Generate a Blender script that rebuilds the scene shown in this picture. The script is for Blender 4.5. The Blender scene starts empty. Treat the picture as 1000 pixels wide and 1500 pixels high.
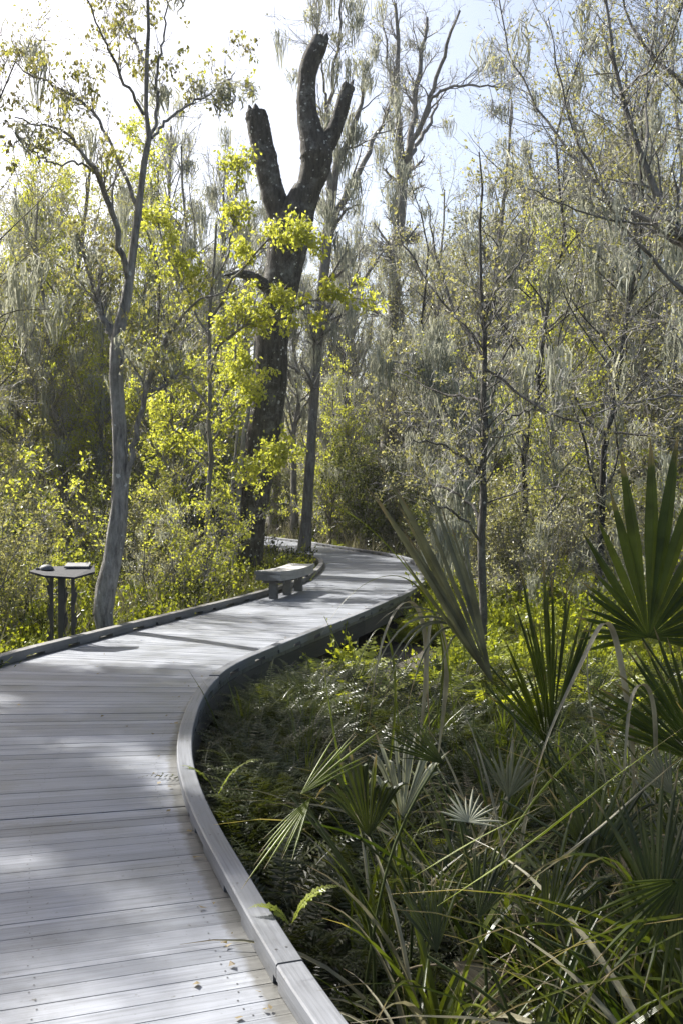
import bpy, math
import numpy as np
from mathutils import Vector
RAD = math.radians
sc = bpy.context.scene
COL = sc.collection

# ------------------------------------------------------------------ camera
cam_d = bpy.data.cameras.new('camera')
cam_d.sensor_fit = 'VERTICAL'; cam_d.sensor_height = 36.0; cam_d.sensor_width = 24.0
cam_d.lens = 35.0; cam_d.clip_start = 0.05; cam_d.clip_end = 3000
cam = bpy.data.objects.new('camera', cam_d); COL.objects.link(cam)
cam.location = (0, 0, 1.6); cam.rotation_euler = (RAD(90 - 0.707), 0, 0)
sc.camera = cam
# ------------------------------------------------------------------ light
SUN_AZ, SUN_EL = 47.0, 44.0            # degrees left of the view direction, above the horizon
w = bpy.data.worlds.new('World'); sc.world = w; w.use_nodes = True
nt = w.node_tree; bg = nt.nodes['Background']
sky = nt.nodes.new('ShaderNodeTexSky'); sky.sky_type = 'NISHITA'; sky.sun_disc = False
sky.sun_elevation = RAD(SUN_EL); sky.sun_rotation = RAD(-SUN_AZ)
sky.air_density = 1.0; sky.dust_density = 4.5; sky.ozone_density = 1.0
nt.links.new(sky.outputs[0], bg.inputs[0]); bg.inputs[1].default_value = 0.085
sd = bpy.data.lights.new('sun', 'SUN'); sd.energy = 5.0; sd.angle = RAD(0.8); sd.color = (1, 0.97, 0.92)
sun = bpy.data.objects.new('sun', sd); COL.objects.link(sun)
SDIR = Vector((-math.sin(RAD(SUN_AZ)) * math.cos(RAD(SUN_EL)), math.cos(RAD(SUN_AZ)) * math.cos(RAD(SUN_EL)), math.sin(RAD(SUN_EL))))
sun.rotation_euler = SDIR.to_track_quat('Z', 'Y').to_euler()
sc.view_settings.view_transform = 'Standard'; sc.view_settings.look = 'None'
sc.view_settings.exposure = 1.42; sc.view_settings.gamma = 1.0
sc.cycles.max_bounces = 8; sc.cycles.diffuse_bounces = 3; sc.cycles.glossy_bounces = 2
sc.cycles.transmission_bounces = 4; sc.cycles.transparent_max_bounces = 4
sc.cycles.sample_clamp_indirect = 4.0

HAZE = 0.00035
# ------------------------------------------------------------------ helpers
F = 1458.0; HY = 732.0
def P(px, py, D): return np.array([(px - 500) / F * D, D, 1.6 - (py - HY) / F * D])
def nrm(v): return v / np.maximum(np.linalg.norm(v, axis=-1, keepdims=True), 1e-9)

class MB:
    """collects quads, links them as one mesh object"""
    def __init__(s): s.V = []; s.Q = []; s.M = []; s.T = []; s.U = []; s.S = []; s.n = 0
    def add(s, V, Q, mat=0, tint=None, uv=None, smooth=False):
        V = np.asarray(V, float).reshape(-1, 3); Q = np.asarray(Q, int).reshape(-1, 4)
        s.V.append(V); s.Q.append(Q + s.n); s.M.append(np.full(len(Q), mat)); s.S.append(np.full(len(Q), smooth))
        if tint is None: tint = np.zeros(len(V))
        s.T.append(np.broadcast_to(tint, (len(V),)) if np.ndim(tint) == 0 else np.asarray(tint).reshape(-1))
        s.U.append(np.zeros((len(V), 2)) if uv is None else np.asarray(uv).reshape(-1, 2)); s.n += len(V)
    def box(s, c, size, mat=0, yaw=0.0, tilt=0.0, tint=0.0):
        h = np.array(size) / 2
        v = np.array([[x, y, z] for z in (-1, 1) for y in (-1, 1) for x in (-1, 1)]) * h
        cx, sx = math.cos(tilt), math.sin(tilt)
        v = v @ np.array([[1, 0, 0], [0, cx, -sx], [0, sx, cx]]).T
        cy, sy = math.cos(yaw), math.sin(yaw)
        v = v @ np.array([[cy, -sy, 0], [sy, cy, 0], [0, 0, 1]]).T + np.array(c)
        s.add(v, [[0, 2, 3, 1], [4, 5, 7, 6], [0, 1, 5, 4], [2, 6, 7, 3], [0, 4, 6, 2], [1, 3, 7, 5]], mat, tint)
    def mesh(s, name, mats):
        V = np.concatenate(s.V); Q = np.concatenate(s.Q); M = np.concatenate(s.M)
        me = bpy.data.meshes.new(name)
        me.vertices.add(len(V)); me.vertices.foreach_set('co', V.astype(np.float32).ravel())
        me.loops.add(len(Q) * 4); me.polygons.add(len(Q))
        me.loops.foreach_set('vertex_index', Q.ravel().astype(np.int32))
        me.polygons.foreach_set('loop_start', np.arange(0, len(Q) * 4, 4, dtype=np.int32))
        for m in mats: me.materials.append(m)
        me.polygons.foreach_set('material_index', M.astype(np.int32))
        me.polygons.foreach_set('use_smooth', np.concatenate(s.S))
        a = me.attributes.new('tint', 'FLOAT', 'POINT'); a.data.foreach_set('value', np.concatenate(s.T).astype(np.float32))
        uv = me.uv_layers.new(name='UVMap'); uv.data.foreach_set('uv', np.concatenate(s.U)[Q.ravel()].astype(np.float32).ravel())
        me.update(calc_edges=True)
        return me
    def build(s, name, mats, parent=None, loc=None):
        if not isinstance(mats, (list, tuple)): mats = [mats]
        o = bpy.data.objects.new(name, s.mesh(name, mats)); COL.objects.link(o)
        if parent is not None: o.parent = parent
        if loc is not None: o.location = loc
        return o

def tag(o, label=None, cat=None, group=None, kind=None):
    if label: o['label'] = label
    if cat: o['category'] = cat
    if group: o['group'] = group
    if kind: o['kind'] = kind
    return o
def thing(name, label, cat, loc=(0, 0, 0), group=None, kind=None):
    o = bpy.data.objects.new(name, None); COL.objects.link(o); o.location = loc
    o.empty_display_size = 0.3
    return tag(o, label, cat, group, kind)
def copy_tree(o, parent=None):
    c = o.copy(); COL.objects.link(c)
    if parent is not None: c.parent = parent
    for ch in list(o.children): copy_tree(ch, c)
    return c

def tubes(mb, Pt, R, sides=5, mat=0, tint=None, cap=False, noise=0.0, rng=None):
    """Pt (N,K,3), R (N,K)"""
    N, K, _ = Pt.shape
    T = nrm(np.gradient(Pt, axis=1))
    mean = nrm(Pt[:, -1] - Pt[:, 0] + 1e-6)
    a = np.zeros((N, 3)); a[np.arange(N), np.argmin(np.abs(mean), axis=1)] = 1
    u = nrm(np.cross(T, a[:, None, :])); v = np.cross(T, u)
    th = np.arange(sides) / sides * 2 * math.pi
    rr = R[:, :, None] * np.ones(sides)
    if noise and rng is not None:
        rr = rr * (1 + noise * rng.normal(size=(N, K, sides)))
    V = Pt[:, :, None, :] + rr[..., None] * (np.cos(th)[:, None] * u[:, :, None, :] + np.sin(th)[:, None] * v[:, :, None, :])
    k = np.arange(K - 1)[:, None] * sides; j = np.arange(sides)[None, :]; j2 = (j + 1) % sides
    q = np.stack([k + j, k + j2, k + sides + j2, k + sides + j], -1).reshape(-1, 4)
    Q = (q[None] + (np.arange(N) * K * sides)[:, None, None]).reshape(-1, 4)
    t = None if tint is None else np.broadcast_to(np.asarray(tint).reshape(-1, 1, 1), (N, K, sides)).reshape(-1)
    ln = np.concatenate([np.zeros((N, 1)), np.cumsum(np.linalg.norm(np.diff(Pt, axis=1), axis=2), 1)], 1)
    uv = np.stack([np.broadcast_to(th / 6.283, (N, K, sides)), np.broadcast_to(ln[:, :, None], (N, K, sides))], -1)
    mb.add(V, Q, mat, t, uv, True)

def ribbons(mb, Pt, W, side, mat=0, tint=None, fold=0.0, smooth=False):
    """strips with a middle crease; Pt (N,K,3), W (N,K) half width, side (N,3) or (N,K,3)"""
    N, K, _ = Pt.shape
    if side.ndim == 2: side = np.broadcast_to(side[:, None, :], Pt.shape)
    T = nrm(np.gradient(Pt, axis=1)); S = nrm(side - T * np.sum(side * T, -1, keepdims=True)); Nn = np.cross(T, S)
    L = Pt + S * W[..., None] ; Rr = Pt - S * W[..., None]
    if fold:
        Md = Pt - Nn * (W * fold)[..., None]
        V = np.stack([L, Md, Rr], 2); m = 3
    else:
        V = np.stack([L, Rr], 2); m = 2
    k = np.arange(K - 1)[:, None] * m; j = np.arange(m - 1)[None, :]
    q = np.stack([k + j, k + j + 1, k + m + j + 1, k + m + j], -1).reshape(-1, 4)
    Q = (q[None] + (np.arange(N) * K * m)[:, None, None]).reshape(-1, 4)
    t = None if tint is None else np.broadcast_to(np.asarray(tint).reshape(-1, 1, 1), (N, K, m)).reshape(-1)
    x = np.linspace(0, 1, m)
    uv = np.stack([np.broadcast_to(x, (N, K, m)), np.broadcast_to(np.linspace(0, 1, K)[:, None], (N, K, m))], -1)
    mb.add(V, Q, mat, t, uv, smooth)

def rand_unit(rng, n):
    return nrm(rng.normal(size=(n, 3)))

def leaves(mb, B, rng, size=0.07, droop=0.5, mat=0, tint=None, wid=0.36):
    n = len(B)
    d = rand_unit(rng, n); d[:, 2] -= droop; d = nrm(d)
    s = nrm(np.cross(d, rand_unit(rng, n))); nn = np.cross(d, s)
    L = (size * rng.uniform(0.6, 1.3, n))[:, None]
    mid = B + d * L * 0.45
    V = np.stack([B, mid + s * L * wid + nn * L * 0.1, B + d * L - nn * L * 0.08, mid - s * L * wid + nn * L * 0.1], 1)
    Q = np.arange(n * 4).reshape(n, 4)
    if tint is None: tint = rng.uniform(0, 1, n)
    mb.add(V, Q, mat, np.repeat(tint, 4))

def resample(pts, K):
    pts = np.asarray(pts, float)
    s = np.concatenate([[0], np.cumsum(np.linalg.norm(np.diff(pts[:, :3], axis=0), axis=1))])
    t = np.linspace(0, s[-1], K)
    # catmull-rom through the points
    out = []
    for x in t:
        i = min(max(np.searchsorted(s, x) - 1, 0), len(pts) - 2)
        h = s[i + 1] - s[i]; u = (x - s[i]) / max(h, 1e-9)
        p1, p2 = pts[i], pts[i + 1]
        m1 = (pts[i + 1] - pts[i - 1]) / max(s[i + 1] - s[i - 1], 1e-9) * h if i > 0 else p2 - p1
        m2 = (pts[i + 2] - pts[i]) / max(s[i + 2] - s[i], 1e-9) * h if i < len(pts) - 2 else p2 - p1
        out.append((2*u**3-3*u**2+1)*p1 + (u**3-2*u**2+u)*m1 + (-2*u**3+3*u**2)*p2 + (u**3-u**2)*m2)
    return np.array(out)

def trace(pts, D, K=12):
    """pts: (px, py, width_px[, depth offset]) -> points and radii in the world"""
    a = []
    for q in pts:
        d = D + (q[3] if len(q) > 3 else 0)
        a.append(list(P(q[0], q[1], d)) + [q[2] / F * d / 2])
    a = resample(a, K)
    return a[:, :3], np.maximum(a[:, 3], 0.002)

def at(Pa, Ra, idx, t):
    K = Pa.shape[1]; x = t * (K - 1); i = np.minimum(x.astype(int), K - 2); f = (x - i)[:, None]
    p = Pa[idx, i] * (1 - f) + Pa[idx, i + 1] * f
    tg = nrm(Pa[idx, i + 1] - Pa[idx, i])
    r = Ra[idx, i] * (1 - f[:, 0]) + Ra[idx, i + 1] * f[:, 0]
    return p, tg, r

def sprout(rng, Pa, Ra, n, t0=0.2, t1=1.0, ang=(30, 60), length=None, lenf=0.5, K=6, up=0.2, wob=0.15, rr=0.55, tip=0.25, taperlen=0.5, rmin=0.0025):
    plen = np.linalg.norm(np.diff(Pa, axis=1), axis=2).sum(1)
    idx = rng.choice(len(Pa), n, p=plen / plen.sum())
    t = rng.uniform(t0, t1, n)
    p, tg, r = at(Pa, Ra, idx, t)
    a = np.radians(rng.uniform(ang[0], ang[1], n))[:, None]
    perp = nrm(np.cross(tg, rand_unit(rng, n)))
    d = np.cos(a) * tg + np.sin(a) * perp; d[:, 2] += up * 0.5; d = nrm(d)
    base = plen[idx] * lenf if length is None else np.full(n, length)
    L = base * (1 - taperlen * t) * rng.uniform(0.55, 1.25, n)
    pts = [p]; cur = d
    for k in range(1, K):
        cur = cur + rng.normal(size=(n, 3)) * wob; cur[:, 2] += up / K; cur = nrm(cur)
        pts.append(pts[-1] + cur * (L / (K - 1))[:, None])
    Pt = np.stack(pts, 1)
    r0 = np.maximum(r * rr, rmin)
    R = r0[:, None] * np.linspace(1, tip, K)[None]
    return Pt, np.maximum(R, rmin * 0.6)

def moss_on(mb, rng, Pa, Ra, n, strands=10, length=(0.3, 1.1), spread=0.12, width=0.011, mat=0):
    idx = rng.integers(0, len(Pa), n); p, _, _ = at(Pa, Ra, idx, rng.uniform(0.25, 1, n))
    L0 = rng.uniform(length[0], length[1], n)
    B = np.repeat(p, strands, 0); m = len(B)
    B = B + rng.normal(size=(m, 3)) * np.array([spread, spread, 0.04])
    L = np.repeat(L0, strands) * rng.uniform(0.35, 1.0, m)
    K = 5; z = np.linspace(0, 1, K)
    Pt = B[:, None, :] + np.cumsum(rng.normal(size=(m, K, 3)) * np.array([0.05, 0.05, 0.01]), 1)
    ctr = np.repeat(p, strands, 0)[:, None, :]
    Pt[..., :2] += (ctr[..., :2] - Pt[..., :2]) * (z ** 1.5 * 0.6)[None, :, None]
    Pt[..., 2] -= L[:, None] * z[None]
    W = width * rng.uniform(0.5, 1.4, m)[:, None] * np.array([0.7, 1, 1, 0.8, 0.15])[None]
    ribbons(mb, Pt, W, rand_unit(rng, m), mat, rng.uniform(0, 1, m))

def grid_perlin(x, y, seed=0):
    r = np.random.default_rng(seed); z = 0
    for f, a in ((0.12, 1), (0.31, 0.5), (0.83, 0.25), (2.1, 0.12)):
        ph = r.uniform(0, 6.28, 4); an = r.uniform(0, 3.14)
        z = z + a * (np.sin(f * (x * math.cos(an) + y * math.sin(an)) * 2 + ph[0]) * np.sin(f * (-x * math.sin(an) + y * math.cos(an)) * 2.3 + ph[1]))
    return z

# ------------------------------------------------------------------ materials
def mat_base(name):
    m = bpy.data.materials.new(name); m.use_nodes = True; n = m.node_tree
    for x in list(n.nodes): n.nodes.remove(x)
    out = n.nodes.new('ShaderNodeOutputMaterial'); b = n.nodes.new('ShaderNodeBsdfPrincipled')
    n.links.new(b.outputs[0], out.inputs[0]); return m, n, b, out
def node(n, t, **k):
    x = n.nodes.new(t)
    for a, v in k.items():
        if a.startswith('i_'):
            key = a[2:]; key = int(key) if key.isdigit() else key.replace('_', ' ')
            x.inputs[key].default_value = v
        else: setattr(x, a, v)
    return x
def ramp(n, stops, interp='LINEAR'):
    r = n.nodes.new('ShaderNodeValToRGB'); r.color_ramp.interpolation = interp
    e = r.color_ramp.elements
    while len(e) < len(stops): e.new(0.5)
    for x, (p, c) in zip(e, stops): x.position = p; x.color = (*c, 1) if len(c) == 3 else c
    return r
def g(v): return (v, v, v)

def leaf_mat(name, c0, c1, trans=0.35, rough=0.45, tcol=None, spec=0.5):
    m, n, b, out = mat_base(name)
    a = node(n, 'ShaderNodeAttribute', attribute_name='tint')
    r = ramp(n, [(0, c0), (1, c1)]); n.links.new(a.outputs['Fac'], r.inputs[0])
    n.links.new(r.outputs[0], b.inputs['Base Color']); b.inputs['Roughness'].default_value = rough
    b.inputs['Specular IOR Level'].default_value = spec
    if trans > 0:
        t = node(n, 'ShaderNodeBsdfTranslucent')
        mx = node(n, 'ShaderNodeMix', data_type='RGBA', blend_type='MULTIPLY'); mx.inputs[0].default_value = 1
        n.links.new(r.outputs[0], mx.inputs[6]); mx.inputs[7].default_value = (*(tcol or (1.6, 1.5, 0.8)), 1)
        mx.clamp_result = False
        n.links.new(mx.outputs[2], t.inputs[0])
        s = node(n, 'ShaderNodeMixShader'); s.inputs[0].default_value = trans
        n.links.new(b.outputs[0], s.inputs[1]); n.links.new(t.outputs[0], s.inputs[2]); n.links.new(s.outputs[0], out.inputs[0])
    return m

def bark_mat(name, c0, c1, scale=6, lichen=0.0, bump=0.6, lichen_col=(0.42, 0.42, 0.38)):
    m, n, b, out = mat_base(name)
    tc = node(n, 'ShaderNodeTexCoord')
    mp = node(n, 'ShaderNodeMapping'); mp.inputs['Scale'].default_value = (scale, scale, scale * 0.22)
    n.links.new(tc.outputs['Object'], mp.inputs[0])
    nz = node(n, 'ShaderNodeTexNoise'); nz.inputs['Scale'].default_value = 1.6; nz.inputs['Detail'].default_value = 8; nz.inputs['Roughness'].default_value = 0.7
    n.links.new(mp.outputs[0], nz.inputs['Vector'])
    r = ramp(n, [(0.3, c0), (0.68, c1)]); n.links.new(nz.outputs[0], r.inputs[0]); col = r.outputs[0]
    if lichen:
        vo = node(n, 'ShaderNodeTexVoronoi'); vo.inputs['Scale'].default_value = 8; vo.inputs['Randomness'].default_value = 1.0
        n.links.new(tc.outputs['Object'], vo.inputs['Vector'])
        n2 = node(n, 'ShaderNodeTexNoise'); n2.inputs['Scale'].default_value = 3.5; n.links.new(tc.outputs['Object'], n2.inputs['Vector'])
        mm = node(n, 'ShaderNodeMapRange'); mm.inputs['From Min'].default_value = .42; mm.inputs['From Max'].default_value = .75; mm.inputs['To Max'].default_value = lichen * 0.75
        n2.inputs['Detail'].default_value = 6; n2.inputs['Roughness'].default_value = .8
        n.links.new(n2.outputs[0], mm.inputs[0])
        lt = node(n, 'ShaderNodeMath', operation='LESS_THAN'); n.links.new(vo.outputs['Distance'], lt.inputs[0]); n.links.new(mm.outputs[0], lt.inputs[1])
        mx = node(n, 'ShaderNodeMix', data_type='RGBA'); n.links.new(lt.outputs[0], mx.inputs[0]); n.links.new(col, mx.inputs[6]); mx.inputs[7].default_value = (*lichen_col, 1)
        col = mx.outputs[2]
    if lichen:
        n6 = node(n, 'ShaderNodeTexNoise'); n6.inputs['Scale'].default_value = 2.6; n6.inputs['Detail'].default_value = 9; n6.inputs['Roughness'].default_value = .78; n.links.new(tc.outputs['Object'], n6.inputs['Vector'])
        r6 = ramp(n, [(0.5, g(0)), (0.66, g(.55))]); n.links.new(n6.outputs[0], r6.inputs[0])
        m6 = node(n, 'ShaderNodeMix', data_type='RGBA'); n.links.new(r6.outputs[0], m6.inputs[0]); n.links.new(col, m6.inputs[6]); m6.inputs[7].default_value = (*[x * .75 for x in lichen_col], 1); col = m6.outputs[2]
    n.links.new(col, b.inputs['Base Color']); b.inputs['Roughness'].default_value = 0.9; b.inputs['Specular IOR Level'].default_value = 0.2
    bp = node(n, 'ShaderNodeBump'); bp.inputs['Strength'].default_value = bump; bp.inputs['Distance'].default_value = 0.06
    n.links.new(nz.outputs[0], bp.inputs['Height']); n.links.new(bp.outputs[0], b.inputs['Normal'])
    return m

def deck_mat(name, ca, cb, edge_grime=False, rough=0.62, ramp_along=True):
    m, n, b, out = mat_base(name)
    uv = node(n, 'ShaderNodeUVMap', uv_map='UVMap'); a = node(n, 'ShaderNodeAttribute', attribute_name='tint')
    mp = node(n, 'ShaderNodeMapping'); mp.inputs['Scale'].default_value = (2.2, 60, 1); n.links.new(uv.outputs[0], mp.inputs[0])
    nz = node(n, 'ShaderNodeTexNoise'); nz.inputs['Scale'].default_value = 1; nz.inputs['Detail'].default_value = 6; nz.inputs['Roughness'].default_value = 0.65
    cmb = node(n, 'ShaderNodeVectorMath', operation='ADD'); n.links.new(mp.outputs[0], cmb.inputs[0])
    sc_ = node(n, 'ShaderNodeVectorMath', operation='SCALE'); sc_.inputs['Scale'].default_value = 71.0
    cx = node(n, 'ShaderNodeCombineXYZ'); n.links.new(a.outputs['Fac'], cx.inputs[0]); n.links.new(a.outputs['Fac'], cx.inputs[2]); n.links.new(cx.outputs[0], sc_.inputs[0])
    n.links.new(sc_.outputs[0], cmb.inputs[1]); n.links.new(cmb.outputs[0], nz.inputs['Vector'])
    # board to board
    r = ramp(n, [(0, ca), (1, cb)]); n.links.new(a.outputs['Fac'], r.inputs[0])
    r2 = ramp(n, [(0.28, g(0.6)), (0.5, g(0.95)), (0.72, g(1.15))]); n.links.new(nz.outputs[0], r2.inputs[0])
    mx = node(n, 'ShaderNodeMix', data_type='RGBA', blend_type='MULTIPLY'); mx.inputs[0].default_value = 1
    n.links.new(r.outputs[0], mx.inputs[6]); n.links.new(r2.outputs[0], mx.inputs[7])
    # blotchy weathering in the wood itself
    tc = node(n, 'ShaderNodeTexCoord'); n3 = node(n, 'ShaderNodeTexNoise'); n3.inputs['Scale'].default_value = 1.7; n3.inputs['Detail'].default_value = 7; n3.inputs['Roughness'].default_value = 0.7
    n.links.new(tc.outputs['Object'], n3.inputs['Vector'])
    r3 = ramp(n, [(0.32, (0.66, 0.65, 0.62)), (0.48, (0.95, 0.95, 0.94)), (0.65, (1.1, 1.1, 1.1))]); n.links.new(n3.outputs[0], r3.inputs[0])
    mx2 = node(n, 'ShaderNodeMix', data_type='RGBA', blend_type='MULTIPLY'); mx2.inputs[0].default_value = 1
    n.links.new(mx.outputs[2], mx2.inputs[6]); n.links.new(r3.outputs[0], mx2.inputs[7]); col = mx2.outputs[2]
    n4 = node(n, 'ShaderNodeTexNoise'); n4.inputs['Scale'].default_value = 34; n4.inputs['Detail'].default_value = 3; n.links.new(tc.outputs['Object'], n4.inputs['Vector'])
    r4 = ramp(n, [(0.22, (0.45, 0.42, 0.36)), (0.34, (1, 1, 1))]); n.links.new(n4.outputs[0], r4.inputs[0])
    mx4 = node(n, 'ShaderNodeMix', data_type='RGBA', blend_type='MULTIPLY'); mx4.inputs[0].default_value = 1
    n.links.new(col, mx4.inputs[6]); n.links.new(r4.outputs[0], mx4.inputs[7]); col = mx4.outputs[2]
    if edge_grime:     # dirt and algae lying along the kerbs: u runs 0..1 from edge to edge
        sx = node(n, 'ShaderNodeSeparateXYZ'); n.links.new(uv.outputs[0], sx.inputs[0])
        m1 = node(n, 'ShaderNodeMath', operation='SUBTRACT'); m1.inputs[0].default_value = 1.115; n.links.new(sx.outputs[0], m1.inputs[1])
        ab = node(n, 'ShaderNodeMath', operation='ABSOLUTE'); n.links.new(m1.outputs[0], ab.inputs[0])
        sb = node(n, 'ShaderNodeMath', operation='SUBTRACT'); sb.inputs[0].default_value = 1.115; n.links.new(ab.outputs[0], sb.inputs[1])
        n5 = node(n, 'ShaderNodeTexNoise'); n5.inputs['Scale'].default_value = 16; n5.inputs['Detail'].default_value = 5; n.links.new(tc.outputs['Object'], n5.inputs['Vector'])
        mu = node(n, 'ShaderNodeMath', operation='MULTIPLY_ADD'); mu.inputs[1].default_value = -0.075; mu.inputs[2].default_value = 0.0
        n.links.new(n5.outputs[0], mu.inputs[0])
        ad = node(n, 'ShaderNodeMath', operation='ADD'); n.links.new(sb.outputs[0], ad.inputs[0]); n.links.new(mu.outputs[0], ad.inputs[1])
        r5 = ramp(n, [(0.0, (0.55, 0.52, 0.44)), (0.03, (1, 1, 1))]); n.links.new(ad.outputs[0], r5.inputs[0])
        mx5 = node(n, 'ShaderNodeMix', data_type='RGBA', blend_type='MULTIPLY'); mx5.inputs[0].default_value = 1
        n.links.new(col, mx5.inputs[6]); n.links.new(r5.outputs[0], mx5.inputs[7]); col = mx5.outputs[2]
    n.links.new(col, b.inputs['Base Color'])
    rr = ramp(n, [(0.3, g(rough - 0.12)), (0.7, g(rough + 0.12))]); n.links.new(n3.outputs[0], rr.inputs[0]); n.links.new(rr.outputs[0], b.inputs['Roughness'])
    b.inputs['Specular IOR Level'].default_value = 0.45
    bp = node(n, 'ShaderNodeBump'); bp.inputs['Strength'].default_value = 0.35; bp.inputs['Distance'].default_value = 0.004
    n.links.new(nz.outputs[0], bp.inputs['Height']); n.links.new(bp.outputs[0], b.inputs['Normal'])
    return m

def plain_mat(name, c, rough=0.6, metal=0.0, vary=0.25, scale=12):
    m, n, b, out = mat_base(name)
    tc = node(n, 'ShaderNodeTexCoord'); nz = node(n, 'ShaderNodeTexNoise'); nz.inputs['Scale'].default_value = scale; nz.inputs['Detail'].default_value = 5
    n.links.new(tc.outputs['Object'], nz.inputs['Vector'])
    r = ramp(n, [(0.3, tuple(x * (1 - vary) for x in c)), (0.7, tuple(min(1, x * (1 + vary)) for x in c))]); n.links.new(nz.outputs[0], r.inputs[0])
    n.links.new(r.outputs[0], b.inputs['Base Color']); b.inputs['Roughness'].default_value = rough; b.inputs['Metallic'].default_value = metal
    return m

def palm_mat(name, c0, c1, trans=0.3, rough=0.38, tcol=(1.3, 1.4, 0.5), spec=0.4):
    m = leaf_mat(name, c0, c1, trans, rough, tcol, spec); n = m.node_tree
    b = [x for x in n.nodes if x.type == 'BSDF_PRINCIPLED'][0]
    uv = node(n, 'ShaderNodeUVMap', uv_map='UVMap'); wv = node(n, 'ShaderNodeTexWave'); wv.bands_direction = 'X'
    wv.inputs['Scale'].default_value = 2.2; wv.inputs['Distortion'].default_value = 0.3; n.links.new(uv.outputs[0], wv.inputs['Vector'])
    rp_ = [x for x in n.nodes if x.type == 'VALTORGB'][0]; sx = node(n, 'ShaderNodeSeparateXYZ'); n.links.new(uv.outputs[0], sx.inputs[0])
    tc = node(n, 'ShaderNodeTexCoord'); nz = node(n, 'ShaderNodeTexNoise'); nz.inputs['Scale'].default_value = 9; nz.inputs['Detail'].default_value = 4; n.links.new(tc.outputs['Object'], nz.inputs['Vector'])
    ad = node(n, 'ShaderNodeMath', operation='MULTIPLY_ADD'); n.links.new(nz.outputs[0], ad.inputs[0]); ad.inputs[1].default_value = .55; n.links.new(sx.outputs[1], ad.inputs[2])
    rt = ramp(n, [(1.12 / 1.3, (0, 0, 0)), (1.22 / 1.3, (1, 1, 1))]); dv = node(n, 'ShaderNodeMath', operation='DIVIDE'); dv.inputs[1].default_value = 1.3; n.links.new(ad.outputs[0], dv.inputs[0]); n.links.new(dv.outputs[0], rt.inputs[0])
    vr = node(n, 'ShaderNodeMapRange'); vr.inputs['From Min'].default_value = .35; vr.inputs['From Max'].default_value = .65; vr.inputs['To Min'].default_value = .7; vr.inputs['To Max'].default_value = 1.4; n.links.new(nz.outputs[0], vr.inputs[0])
    sc2 = node(n, 'ShaderNodeVectorMath', operation='SCALE'); n.links.new(rp_.outputs[0], sc2.inputs[0]); n.links.new(vr.outputs[0], sc2.inputs['Scale'])
    mt = node(n, 'ShaderNodeMix', data_type='RGBA'); n.links.new(rt.outputs[0], mt.inputs[0]); n.links.new(sc2.outputs[0], mt.inputs[6]); mt.inputs[7].default_value = (.2, .155, .085, 1)
    n.links.new(mt.outputs[2], b.inputs['Base Color'])
    for x in n.nodes:
        if x.type == 'MIX' and x.blend_type == 'MULTIPLY': n.links.new(mt.outputs[2], x.inputs[6])
    bp = node(n, 'ShaderNodeBump'); bp.inputs['Strength'].default_value = 0.35; bp.inputs['Distance'].default_value = 0.002
    n.links.new(wv.outputs[0], bp.inputs['Height']); n.links.new(bp.outputs[0], b.inputs['Normal'])
    return m

M = {}
M['deck'] = deck_mat('weathered_deck_boards', (0.16, 0.172, 0.195), (0.245, 0.258, 0.285), True, 0.5)
M['kerb'] = deck_mat('weathered_kerb_timber', (0.13, 0.137, 0.15), (0.20, 0.207, 0.222), rough=0.5)
M['beam'] = deck_mat('old_support_timber', (0.04, 0.037, 0.03), (0.085, 0.077, 0.062), rough=0.8)
M['bench'] = deck_mat('bench_timber', (0.34, 0.335, 0.32), (0.43, 0.42, 0.40))
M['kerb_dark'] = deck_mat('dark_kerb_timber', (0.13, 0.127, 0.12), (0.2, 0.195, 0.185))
M['screw'] = plain_mat('screw_head', (0.05, 0.05, 0.05), 0.5, 0.5)
M['bark_grey'] = bark_mat('grey_bark', (0.075, 0.07, 0.064), (0.30, 0.28, 0.25), 7, .35)
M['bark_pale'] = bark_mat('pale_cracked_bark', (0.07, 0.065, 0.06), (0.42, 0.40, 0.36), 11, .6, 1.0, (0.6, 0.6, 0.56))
M['bark_dark'] = bark_mat('dark_lichened_bark', (0.02, 0.018, 0.015), (0.12, 0.108, 0.088), 9, 0.66, 1.0)
M['bark_mid'] = bark_mat('brown_grey_bark', (0.075, 0.07, 0.062), (0.26, 0.245, 0.22), 7, 0.4)
M['bark_knotty'] = bark_mat('grey_brown_sapling_bark', (0.04, 0.036, 0.032), (0.14, 0.13, 0.115), 12, .5, .8)
M['bark_black'] = bark_mat('dark_smooth_bark', (0.025, 0.023, 0.02), (0.06, 0.055, 0.048), 9, 0.25, 0.4)
M['twig'] = leaf_mat('twig_bark', (0.17, 0.16, 0.145), (0.42, 0.40, 0.37), 0, 0.6)
M['twig_dark'] = leaf_mat('dark_twig_bark', (0.04, 0.036, 0.032), (0.12, 0.105, 0.09), 0, 0.8)
M['leaf_lime'] = leaf_mat('lime_spring_leaf', (0.20, 0.24, 0.035), (0.42, 0.44, 0.10), 0.55, 0.5)
M['leaf_olive'] = leaf_mat('olive_leaf', (0.13, 0.135, 0.06), (0.30, 0.30, 0.16), 0.45, 0.4)
M['leaf_tan'] = leaf_mat('tan_bud_leaf', (0.17, 0.175, 0.115), (0.38, 0.385, 0.27), 0.45, 0.4)
M['leaf_bud'] = leaf_mat('spring_bud_leaf', (0.15, 0.135, 0.13), (0.36, 0.38, 0.09), 0.35, 0.5)
M['leaf_deep'] = leaf_mat('deep_green_leaf', (0.05, 0.065, 0.02), (0.12, 0.14, 0.045), 0.35, 0.6, spec=.2)
M['moss'] = leaf_mat('hanging_moss', (0.21, 0.225, 0.185), (0.43, 0.445, 0.38), 0.4, 0.9, (1.2, 1.15, 1.0), 0.1)
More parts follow.
